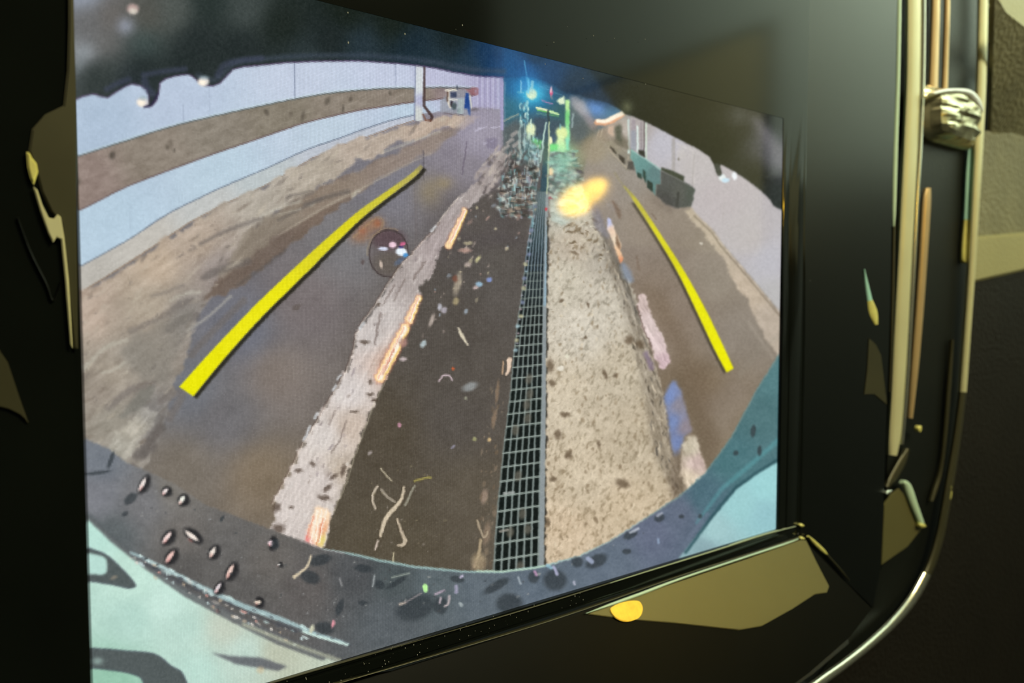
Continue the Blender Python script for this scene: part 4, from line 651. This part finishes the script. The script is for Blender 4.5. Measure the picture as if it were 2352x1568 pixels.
NAMES = {FLOOR: ('pictured_wet_floor', 'brown wet wash-bay floor in the picture'), HOOD: ('pictured_lens_rim', 'dark dripping lens rim along the picture top'), WALL: ('pictured_white_wall', 'white left wall in the picture'),
         RAIL: ('pictured_wall_rail', 'brown rail along the left wall in the picture'), KERB: ('pictured_kerb', 'pale kerb below the left wall in the picture'), POST: ('pictured_post', 'pale post and bent pipe in the picture'),
         CART: ('pictured_cart', 'small cart with a blue cloth in the picture'), STREAK: ('pictured_pale_streak', 'long pale streak left of the dark strip in the picture'), GRATE: ('pictured_drain_grate', 'long drain grate in the picture'),
         GRAVEL: ('pictured_gravel_strip', 'tan gritty strip right of the drain in the picture'), RWALL: ('pictured_right_wall', 'pale right wall in the picture'), RIG: ('pictured_wash_rig', 'blue and green lit wash rig in the picture'),
         TRAILER: ('pictured_trailer', 'teal trolley at the right wall in the picture'), BINS: ('pictured_bins', 'dark grey bins at the right wall in the picture'), LINE_L: ('guide_line', 'left yellow parking guide line'), LINE_R: ('guide_line', 'right yellow parking guide line'),
         BUMPER: ('pictured_bumper', 'dark wet bumper curving along the picture bottom'), BODY_L: ('pictured_bodywork', 'mint white bodywork in the lower left of the picture'), BODY_R: ('pictured_bodywork', 'pale cyan bodywork in the lower right of the picture'),
         BUBBLE: ('pictured_water_drop', 'round clear water drop in the picture'), LAMP: ('pictured_lamp', 'curved glowing lamp in the picture'), DIRT: ('pictured_dirt', 'tan dirt beside the left wall in the picture'), DIRT_R: ('pictured_dirt', 'tan dirt along the right wall in the picture'), STREAK_A: ('pictured_pale_streak', 'upper pale patch right of the gritty strip in the picture'), STREAK_B: ('pictured_pale_streak', 'lower pale patch right of the gritty strip in the picture')}
us = np.linspace(SU0, SU1, NU + 1); vs = np.linspace(SV0, SV1, NV + 1)
cu, cv = np.meshgrid((us[:-1] + us[1:]) / 2, (vs[:-1] + vs[1:]) / 2)
# project pixel centres back to the measured coordinates of the drawing
WX = O.x + cu * U.x; WY = O.y + cu * U.y; WZ = O.z + cv - EYE.z
zc = WY * FW.y + WZ * FW.z; px = CX + F_PX * WX / zc; py = CY - F_PX * (WY * UP.y + WZ * UP.z) / zc
Cb = blur(C, .9)
amp = np.full(25, .5); amp[[LINE_L, LINE_R]] = 0; amp[[STREAK, STREAK_A, STREAK_B]] = 2.0; amp[[FLOOR, RIG]] = 1.0; amp[GRAVEL] = 1.5; amp[DIRT] = 1.6; amp[GRATE] = .5; amp[BUMPER] = .8
A_ = (blur(amp[LB].astype(np.float32), 3) * (1 - np.clip(blur(((LB == LINE_L) | (LB == LINE_R)).astype(np.float32), 6) * 8, 0, 1)))[np.clip(np.rint(py - OY).astype(int), 0, PH - 1), np.clip(np.rint(px - OX).astype(int), 0, PW - 1)]
qx, qy = px.astype(np.float32), py.astype(np.float32)       # compression-like raggedness of the camera picture
px = px + A_ * ((vnoise(qx / 7, qy / 7, 201) - .5) * 2 + (vnoise(qx / 3.1, qy / 3.1, 203) - .5)); py = py + A_ * ((vnoise(qx / 7, qy / 7, 205) - .5) * 2 + (vnoise(qx / 3.1, qy / 3.1, 207) - .5))
ix = np.clip(px - OX, 0, PW - 1.001); iy = np.clip(py - OY, 0, PH - 1.001); jx = ix.astype(int); jy = iy.astype(int); fx = (ix - jx)[..., None]; fy = (iy - jy)[..., None]
col = (Cb[jy, jx] * (1 - fx) + Cb[jy, jx + 1] * fx) * (1 - fy) + (Cb[jy + 1, jx] * (1 - fx) + Cb[jy + 1, jx + 1] * fx) * fy
lab = LB[np.rint(iy).astype(int), np.rint(ix).astype(int)]
col = np.clip(col + ((vnoise(qx / 4, qy / 4, 211) - .5) * 9 + (vnoise(qx / 1.7, qy / 1.7, 213) - .5) * 7)[..., None], 0, 255)
s_ = col / 255.0; lin = np.where(s_ <= .04045, s_ / 12.92, ((s_ + .055) / 1.055) ** 2.4).astype(np.float32)
gu, gv = np.meshgrid(us, vs); allv = np.stack([gu, gv, np.zeros_like(gu)], -1).reshape(-1, 3).astype(np.float32)
ii, jj = np.meshgrid(np.arange(NU), np.arange(NV)); base = (jj * (NU + 1) + ii)
quad = np.stack([base, base + 1, base + NU + 2, base + NU + 1], -1).reshape(-1, 4)
labf = lab.reshape(-1); linf = lin.reshape(-1, 3)
for k, (nm, lb) in NAMES.items():
    sel = np.nonzero(labf == k)[0]
    if len(sel) == 0: continue
    qd = quad[sel]; uq, inv = np.unique(qd, return_inverse=True)
    me = bpy.data.meshes.new(nm); me.vertices.add(len(uq)); me.vertices.foreach_set('co', allv[uq].ravel())
    me.loops.add(len(sel) * 4); me.loops.foreach_set('vertex_index', inv.reshape(-1).astype(np.int32))
    me.polygons.add(len(sel)); me.polygons.foreach_set('loop_start', np.arange(0, len(sel) * 4, 4, dtype=np.int32))
    me.update(calc_edges=True)
    ca = me.attributes.new('picture', 'FLOAT_COLOR', 'FACE'); ca.data.foreach_set('color', np.c_[linf[sel], np.ones(len(sel), np.float32)].ravel())
    link(nm, me, pic, screen, lb)

# side and lower faces of the display surround
side = [(1838, -260), (2064, -260), (2062, 0), (2058, 200), (2050, 420), (2046, 700), (2036, 1000), (2031, 1160), (2024, 1300), (2006, 1398), (1838, 1236)]
slab('surround_side', side, mat('surround_black', (.0035, .0045, .0035), .30, 0, .5, noise=(40, .3)), disp, w=.0001, thick=.005, bevel=.0004, label='broad glossy black face right of the bezel')
EDGE = Vector((0, BV0, HB - .0004))
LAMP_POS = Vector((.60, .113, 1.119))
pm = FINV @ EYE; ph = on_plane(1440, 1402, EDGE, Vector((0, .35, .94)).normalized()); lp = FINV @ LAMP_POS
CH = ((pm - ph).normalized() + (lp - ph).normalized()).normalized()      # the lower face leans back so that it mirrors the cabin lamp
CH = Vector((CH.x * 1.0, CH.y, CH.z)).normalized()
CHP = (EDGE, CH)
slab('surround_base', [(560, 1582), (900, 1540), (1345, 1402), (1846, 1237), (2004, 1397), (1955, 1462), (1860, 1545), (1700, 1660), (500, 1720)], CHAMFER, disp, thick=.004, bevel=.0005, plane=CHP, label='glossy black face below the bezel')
slab('olive_glint', [(1347, 1409), (1470, 1365), (1600, 1322), (1720, 1282), (1838, 1240), (1852, 1240), (1877, 1292), (1905, 1346), (1900, 1360), (1872, 1364), (1820, 1398), (1750, 1437), (1700, 1446), (1550, 1430), (1475, 1424), (1400, 1416)], OLIVE, disp, w=.0005, thick=.0008, bevel=.0002, plane=CHP, label='olive glint on the face below the bezel')  # cabin reflection added as a thin olive plate
slab('lamp_glint', [(1402, 1400), (1420, 1386), (1450, 1379), (1470, 1381), (1477, 1398), (1468, 1418), (1440, 1427), (1415, 1419)], mat('lamp_glint_gold', (.95, .66, .16), .32, 1.0, .5, noise=(500, .25)), disp, w=.0009, thick=.0006, bevel=.0002, plane=CHP, smooth=True, label='golden lamp glint below the bezel')  # lamp reflection given as a small gold plate
rail('edge_highlight', [(1345, 1409, 2), (1400, 1389, 7), (1470, 1364, 8), (1560, 1330, 6), (1700, 1283, 5), (1800, 1250, 5), (1832, 1238, 3)], MINT, disp, plane=(EDGE + CH * .0006, CH), h=.0006, label='pale edge highlight below the bezel')  # edge highlight put into a mint strip
rail('lip_line', [(760, 1572, 3), (1150, 1459, 3), (1345, 1397, 3), (1560, 1322, 3), (1752, 1262, 4), (1834, 1234, 3)], OLIVE_DARK, disp, w=HB, h=.0005)
rail('lip_line', [(620, 1568, 2), (1000, 1458, 2), (1200, 1400, 3), (1400, 1338, 3)], OLIVE_DARK, disp, w=HB - .0002, h=.0005)
rail('lip_line', [(1400, 1338, 2), (1480, 1313, 3), (1640, 1264, 4), (1752, 1228, 4), (1826, 1208, 2)], mat('lip_highlight', (.36, .40, .26), .4, .2, .5, noise=(60, .1)), disp, w=HB - .0002, h=.0005)  # right half paler: highlight put into the lip colour
rail('mitre_line', [(1856, 1231, 4), (1870, 1245, 9), (1889, 1263, 9), (1898, 1272, 4)], GOLD, disp, w=HB + .0002, h=.0006)  # bright streak on the mitre put into gold
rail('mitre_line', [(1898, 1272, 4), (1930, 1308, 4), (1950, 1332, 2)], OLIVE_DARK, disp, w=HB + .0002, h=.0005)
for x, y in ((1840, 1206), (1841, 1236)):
    rail('corner_glint', [(x - 5, y, 2), (x, y, 9), (x + 5, y, 2)], GOLD, disp, w=HB + .0004, h=.0007)  # bright dots of light at the corner, as gold strips
slab('glint_facet', [(1996, 776), (2012, 790), (2024, 815), (2032, 880), (2038, 930), (2028, 922), (2008, 905), (1985, 906), (1992, 850)], OLIVE_DARK, disp, w=.0004, thick=.0006, bevel=.0002, label='dull olive glint on the right face')  # reflection on the right face put into shape and colour
rail('glint_streak', [(1984, 618, 2), (1990, 650, 7), (1998, 690, 11)], TEAL, disp, w=.0001, h=.0005)  # reflected streak drawn as a strip, teal first, then gold
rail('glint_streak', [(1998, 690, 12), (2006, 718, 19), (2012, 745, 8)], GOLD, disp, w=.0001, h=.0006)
slab('glint_facet', [(2031, 1160), (2050, 1135), (2066, 1122), (2090, 1150), (2118, 1212), (2085, 1255), (2025, 1297)], OLIVE, disp, w=HB - .004, thick=.001, bevel=.0002, label='olive glint at the lower right corner')  # reflection patch drawn as an olive plate
rail('glint_streak', [(2071, 1106, 9), (2084, 1116, 16), (2100, 1160, 15), (2116, 1202, 12)], MINT, disp, w=HB - .003, h=.001)  # pale reflected streak put into a mint strip
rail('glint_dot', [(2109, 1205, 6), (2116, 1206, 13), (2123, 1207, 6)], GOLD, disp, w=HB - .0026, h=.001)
# left flank of the surround: black face with olive and gold reflections as coloured plates
slab('surround_flank', [(-300, -300), (156, -300), (157, 150), (160, 500), (170, 800), (192, 1190), (205, 1600), (-300, 1900)], GLOSS, disp, w=HB + .0012, thick=.004, bevel=.0006, label='glossy black face left of the screen')
slab('scoop_reflection', [(158, -40), (169, -40), (174, 200), (176, 500), (180, 800), (170, 800), (158, 690), (150, 585), (141, 512), (118, 486), (96, 440), (84, 396), (66, 345), (74, 296), (104, 262), (146, 242), (155, 160), (158, 60)], OLIVE_DARK, disp, w=HB + .0019, thick=.0012, bevel=.0003, label='olive reflection drawn on a flat plate left of the screen')  # flat plate, olive reflection put into its colour
slab('scoop_glint', [(61, 348), (68, 350), (74, 362), (84, 374), (88, 394), (82, 412), (78, 424), (70, 408), (64, 384)], GOLD, disp, w=HB + .0025, thick=.0008, bevel=.0003, label='bright gold glint left of the screen')
slab('scoop_glint', [(77, 428), (86, 436), (97, 470), (112, 500), (124, 502), (132, 492), (140, 498), (148, 545), (158, 640), (167, 800), (162, 790), (150, 640), (141, 550), (130, 545), (122, 556), (112, 536), (94, 486)], CHAMP, disp, w=HB + .0025, thick=.0006, bevel=.0002, label='pale reflected streak left of the screen')  # pale reflected streak put into champagne colour
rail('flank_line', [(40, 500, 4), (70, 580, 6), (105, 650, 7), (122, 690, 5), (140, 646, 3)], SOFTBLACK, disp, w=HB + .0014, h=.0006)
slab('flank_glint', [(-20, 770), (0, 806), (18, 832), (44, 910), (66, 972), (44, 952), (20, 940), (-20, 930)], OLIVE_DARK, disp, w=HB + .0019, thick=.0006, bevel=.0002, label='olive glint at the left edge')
# dust flecks
R = random.Random(5); bm = bmesh.new()
def fleck(x, y, w, r, plane=None):
    c = on_plane(x, y, *plane) if plane else loc(x, y, w)
    bmesh.ops.create_icosphere(bm, subdivisions=1, radius=r, matrix=Matrix.Translation(c) @ Matrix.Diagonal((1, R.uniform(.6, 1.8), .4, 1)))
for x, y in ((799, 29), (800, 98), (1062, 58), (1047, 67), (930, 78), (1272, 97), (1411, 88), (1363, 82), (1303, 61), (1483, 193), (1252, 147), (1339, 180), (1482, 90), (70, 922), (139, 966), (79, 695), (5, 632), (1861, 644)): fleck(x, y, HB + .0006, R.uniform(.00008, .00022))
for k in range(70):
    t = R.random(); x = 640 + 700 * t; y = 1562 - .298 * (x - 620) + R.uniform(6, 56) * (1 - .4 * t); fleck(x, y, HB + .0005, R.uniform(.00004, .00016))
du = from_bm('dust', bm, mat('dust_grey', (.42, .42, .38), .8, noise=(200, .2)), disp, False, 'pale dust flecks on the black bezel'); du['kind'] = 'stuff'

# ------------------------------------------------------------------ the vent beside the display
vent = empty('air_vent', 'tall curved air vent column with champagne rails right of the screen', 'air vent')
slab('vent_recess', [(2060, -260), (2275, -260), (2268, 0), (2258, 300), (2240, 560), (2222, 800), (2200, 1000), (2172, 1160), (2140, 1300), (2090, 1385), (2000, 1470), (1860, 1575), (1800, 1660), (1990, 1400), (2024, 1300), (2036, 1100), (2046, 700), (2056, 300)], SOFTBLACK, vent, w=-.006, thick=.006, bevel=.0004, label='black recess of the vent')
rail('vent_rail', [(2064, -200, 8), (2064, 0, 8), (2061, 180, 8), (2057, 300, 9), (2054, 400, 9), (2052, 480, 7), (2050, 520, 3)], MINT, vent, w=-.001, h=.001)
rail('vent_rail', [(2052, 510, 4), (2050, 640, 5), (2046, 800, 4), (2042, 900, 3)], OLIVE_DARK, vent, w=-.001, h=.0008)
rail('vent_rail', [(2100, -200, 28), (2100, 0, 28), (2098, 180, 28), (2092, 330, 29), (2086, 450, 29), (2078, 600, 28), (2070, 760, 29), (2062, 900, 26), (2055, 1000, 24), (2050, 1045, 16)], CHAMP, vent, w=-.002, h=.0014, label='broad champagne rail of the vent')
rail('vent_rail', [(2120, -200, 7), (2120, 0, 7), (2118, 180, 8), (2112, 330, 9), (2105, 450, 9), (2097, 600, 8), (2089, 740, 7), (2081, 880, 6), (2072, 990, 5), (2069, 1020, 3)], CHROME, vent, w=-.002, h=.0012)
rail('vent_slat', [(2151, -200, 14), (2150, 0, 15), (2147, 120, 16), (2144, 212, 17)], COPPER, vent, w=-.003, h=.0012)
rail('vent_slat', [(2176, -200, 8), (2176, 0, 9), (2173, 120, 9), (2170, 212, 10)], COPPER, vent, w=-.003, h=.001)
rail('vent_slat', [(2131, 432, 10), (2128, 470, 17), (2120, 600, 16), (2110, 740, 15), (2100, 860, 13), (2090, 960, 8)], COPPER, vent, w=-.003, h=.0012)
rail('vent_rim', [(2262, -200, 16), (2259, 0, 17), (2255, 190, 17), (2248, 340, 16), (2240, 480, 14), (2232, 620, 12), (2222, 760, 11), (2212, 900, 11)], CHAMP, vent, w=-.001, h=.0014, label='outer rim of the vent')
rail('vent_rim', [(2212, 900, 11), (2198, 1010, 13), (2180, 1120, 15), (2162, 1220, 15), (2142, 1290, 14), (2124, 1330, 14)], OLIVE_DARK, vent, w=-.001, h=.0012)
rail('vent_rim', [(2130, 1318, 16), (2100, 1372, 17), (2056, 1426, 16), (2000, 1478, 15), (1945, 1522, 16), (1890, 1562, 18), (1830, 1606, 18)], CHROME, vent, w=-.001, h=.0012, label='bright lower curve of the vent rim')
rail('vent_inner_line', [(2232, 338, 14), (2230, 400, 20), (2226, 470, 18), (2222, 505, 14)], TEAL, vent, w=-.004, h=.0012)  # highlight on the vent's inner wall put into teal
rail('vent_inner_line', [(2223, 500, 14), (2219, 560, 16), (2216, 596, 12), (2215, 604, 4)], GOLD, vent, w=-.004, h=.0012)  # golden end of the same painted highlight
rail('vent_inner_line', [(2186, 780, 3), (2178, 900, 7), (2170, 1000, 6), (2160, 1080, 5), (2146, 1130, 7), (2138, 1150, 3)], OLIVE_DARK, vent, w=-.004, h=.001)
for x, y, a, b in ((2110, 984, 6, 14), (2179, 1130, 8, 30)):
    rail('vent_glint', [(x + 1, y - b / 2, a * .7), (x, y, a * 1.6), (x - 1, y + b / 2, a * .7)], GOLD, vent, w=-.001, h=.0012)  # small glints of light drawn as gold strips
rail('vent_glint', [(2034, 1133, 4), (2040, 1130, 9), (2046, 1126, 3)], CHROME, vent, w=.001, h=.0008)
rail('vent_inner_line', [(2036, 1118, 6), (2052, 1096, 16), (2072, 1060, 16), (2084, 1030, 6)], OLIVE_DARK, vent, w=-.004, h=.001)
# knurled thumb wheel of the vent
bm = bmesh.new(); G = 16; KN = []
a, b_, c_, d_ = loc(2128, 270, 0), loc(2252, 270, 0), loc(2190, 205, 0), loc(2190, 332, 0)
kc = Vector(((a.x + b_.x) / 2, (c_.y + d_.y) / 2, -.003)); ku, kv = (b_.x - a.x) / 2, (c_.y - d_.y) / 2
R = random.Random(3)
for j in range(G + 1):
    row = []
    for i in range(G + 1):
        s, t = i / G * 2 - 1, j / G * 2 - 1
        k = (abs(s) ** 5 + abs(t) ** 5) ** .2; m_ = max(abs(s), abs(t)); q = m_ / k if k > 0 else 1
        dome = (1 - min(1, m_) ** 4)
        kn = .0022 * vnoise(np.float32(s * 2.1 + 9), np.float32(t * 3.6 + 4), 3) + .0008 * abs(math.sin(t * 7 + s * 1.5)) if m_ < .84 else 0
        row.append(bm.verts.new(kc + Vector((s * q * ku, t * q * kv, .0065 * dome + kn + (R.uniform(-.0002, .0002) if m_ < .8 else 0)))))
    KN.append(row)
for j in range(G):
    for i in range(G): bm.faces.new((KN[j][i], KN[j][i + 1], KN[j + 1][i + 1], KN[j + 1][i]))
per = [KN[0][i] for i in range(G)] + [KN[j][G] for j in range(G)] + [KN[G][i] for i in range(G, 0, -1)] + [KN[j][0] for j in range(G, 0, -1)]
low = [bm.verts.new(v.co + Vector((0, 0, -.006))) for v in per]
for k in range(len(per)):
    j = (k + 1) % len(per); bm.faces.new((per[k], per[j], low[j], low[k]))
bm.faces.new(low)
from_bm('thumb_wheel', bm, mat('knurled_chrome', (.62, .58, .38), .25, .8, .6, noise=(260, .6)), vent, False, 'faceted shiny thumb wheel')
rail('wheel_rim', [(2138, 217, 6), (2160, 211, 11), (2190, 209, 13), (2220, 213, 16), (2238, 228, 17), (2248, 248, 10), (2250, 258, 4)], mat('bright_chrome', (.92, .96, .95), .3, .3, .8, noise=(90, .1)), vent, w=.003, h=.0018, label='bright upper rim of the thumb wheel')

# ------------------------------------------------------------------ dashboard to the right
dash = empty('dashboard', 'tan and dark leather dashboard at the right edge', 'dashboard')
slab('upper_pad', [(2262, -260), (2760, -260), (2760, 260), (2560, 240), (2352, 74), (2310, 42), (2266, -2)], LIT_TAN, dash, w=-.010, thick=.02, bevel=.002, label='upper pad in a lit tan')  # lit corner of the pad put into a paler colour
slab('middle_pad', [(2236, 300), (2352, 296), (2760, 290), (2760, 560), (2352, 545), (2236, 560)], LEATHER, dash, w=-.014, thick=.02, bevel=.002, label='creased olive leather pad')
mpl = loc(2300, 312, -.016)
slab('added_shade_plate', [(2284, -20), (2314, 30), (2360, 66), (2560, 180), (2760, 250), (2760, 310), (2352, 312), (2274, 318)], LEATHER, dash, thick=.002, bevel=.0005, plane=(mpl, Vector((0, -.55, .83))), label='added leather plate tilted to stay in shade')  # added plate, tilted away from the lamp to darken the pad
slab('lit_band', [(2225, 544), (2352, 534), (2760, 500), (2760, 520), (2352, 622), (2232, 650), (2214, 660)], LIT_TAN, dash, w=-.011, thick=.02, bevel=.0015, label='lit band across the dashboard, as tan colour')  # light band put into colour; lower edge follows a shadow edge
slab('lower_pad', [(2205, 640), (2352, 610), (2760, 500), (2760, 2100), (1700, 2000), (1780, 1640), (1990, 1490), (2120, 1340), (2170, 1180), (2200, 1000)], DARKPAD, dash, w=-.013, thick=.02, bevel=.002, label='dark lower dashboard pad')  # dark leather tone also carries the shade below the lit band

# ------------------------------------------------------------------ console below the display
cons = empty('centre_console', 'black centre console panel below the screen', 'console')
cp = (EDGE + Vector((0, -.004, -.010)), Vector((0, .62, .78)).normalized())
slab('console_panel', [(-400, 1700), (560, 1596), (900, 1545), (1345, 1420), (1700, 1470), (1945, 1446), (1952, 1476), (1870, 1546), (1790, 1600), (1640, 1900), (-400, 2100)], SOFTBLACK, cons, thick=.006, bevel=.0006, plane=cp, label='plain black panel')
rail('panel_seam', [(1322, 1432, 5), (1350, 1448, 8), (1420, 1466, 9), (1520, 1484, 10), (1620, 1506, 8), (1720, 1530, 5)], mat('seam_black', (.016, .018, .013), .4, noise=(50, .2)), cons, plane=(cp[0] + cp[1] * .0002, cp[1]), h=.0006)
rail('button_highlight', [(1410, 1572, 6), (1440, 1562, 9), (1466, 1553, 10), (1480, 1550, 8)], TEAL, cons, plane=(cp[0] + cp[1] * .0004, cp[1]), h=.0008, label='painted highlight on a button edge')  # button highlight put into the strip colour
rail('button_frame', [(1330, 1562, 3), (1420, 1532, 5), (1480, 1508, 6), (1510, 1512, 6), (1528, 1545, 5), (1535, 1575, 4)], mat('seam_black', (.016, .018, .013)), cons, plane=(cp[0] + cp[1] * .0003, cp[1]), h=.0006)

# ------------------------------------------------------------------ added panels mirrored in the glass as haze, and the map lamp
def thing_at(name, label, cat, loc_):
    o = bpy.data.objects.new(name, None); sc.collection.objects.link(o); o.location = loc_; o.empty_display_size = .05
    o['label'] = label; o['category'] = cat
    return o
added_panels = thing_at('added_side_panels', 'added side panels mirrored faintly in the upper right of the screen', 'trim', (.80, .1, 1.0))
def panel(name, yz, m, x0=0.0, thick=.03, label=None):
    bm = bmesh.new(); vs = [bm.verts.new((x0, y - .1, z)) for y, z in yz]; f = bm.faces.new(vs)
    e = bmesh.ops.extrude_face_region(bm, geom=[f]); bmesh.ops.translate(bm, verts=[g for g in e['geom'] if isinstance(g, bmesh.types.BMVert)], vec=(thick, 0, 0))
    bmesh.ops.bevel(bm, geom=[k for k in bm.edges], offset=.004, segments=2, affect='EDGES', clamp_overlap=True)
    return from_bm(name, bm, m, added_panels, True, label)
panel('added_haze_panel', [(-.06, .262), (.02, .281), (.312, .355), (.312, .16), (.9, .16), (.9, .75), (-.06, .75)], mat('added_panel_grey', (.52, .60, .52), .9, noise=(12, .1)), label='added pale grey panel mirrored as haze')  # unseen panel, cut to shape for its haze on the glass
panel('added_wedge_panel', [(-.12, .10), (.305, .06), (.305, .350), (.02, .276), (-.12, .24)], mat('added_panel_olive', (.52, .48, .27), .9, noise=(12, .1)), label='added olive panel mirrored as a warm wedge')  # added, outlined so its mirror image forms the olive wedge
panel('added_dark_panel', [(-.25, -.5), (.9, -.5), (.9, .155), (.315, .155), (.315, .05), (-.25, .05)], mat('added_panel_charcoal', (.07, .08, .066), .9, noise=(12, .2)), label='added charcoal panel ending the mirrored haze')  # added to darken the mirror image lower down
area('panel_fill_light', (.50, .66, 1.66), (.80, .42, 1.36), (.12, .06), 14.0, (.95, 1.0, .86))  # added lamp, brightens the mirrored panels with a falloff
lamp = thing_at('map_lamp', 'warm map lamp mirrored as a golden patch on the screen', 'lamp', LAMP_POS)
bm = bmesh.new(); bmesh.ops.create_uvsphere(bm, u_segments=20, v_segments=12, radius=1, matrix=Matrix.Translation((0, -.006, -.004)) @ Matrix.Rotation(.5, 4, 'X') @ Matrix.Diagonal((.010, .021, .016, 1)))
bmesh.ops.create_uvsphere(bm, u_segments=20, v_segments=12, radius=1, matrix=Matrix.Translation((0, .012, .006)) @ Matrix.Rotation(.6, 4, 'X') @ Matrix.Diagonal((.009, .017, .011, 1)))
lm = bpy.data.materials.new('warm_lamp_glass'); lm.use_nodes = True; b = lm.node_tree.nodes['Principled BSDF']
b.inputs['Base Color'].default_value = (.9, .7, .3, 1); b.inputs['Emission Color'].default_value = (1.0, .60, .045, 1)
vn = lm.node_tree.nodes.new('ShaderNodeTexNoise'); vn.inputs['Scale'].default_value = 110; vn.inputs['Detail'].default_value = 4
mr = lm.node_tree.nodes.new('ShaderNodeMapRange'); mr.inputs['From Min'].default_value = .35; mr.inputs['From Max'].default_value = .65; mr.inputs['To Min'].default_value = 14; mr.inputs['To Max'].default_value = 38
tco = lm.node_tree.nodes.new('ShaderNodeTexCoord'); lm.node_tree.links.new(tco.outputs['Object'], vn.inputs['Vector']); lm.node_tree.links.new(vn.outputs['Fac'], mr.inputs['Value']); lm.node_tree.links.new(mr.outputs['Result'], b.inputs['Emission Strength'])
from_bm('lamp_lens', bm, lm, lamp, True)
bm = bmesh.new(); bmesh.ops.create_cone(bm, cap_ends=True, segments=24, radius1=.040, radius2=.032, depth=.02, matrix=Matrix.Translation((.018, 0, 0)) @ Matrix.Rotation(math.radians(90), 4, 'Y'))
from_bm('lamp_housing', bm, SOFTBLACK, lamp, True)
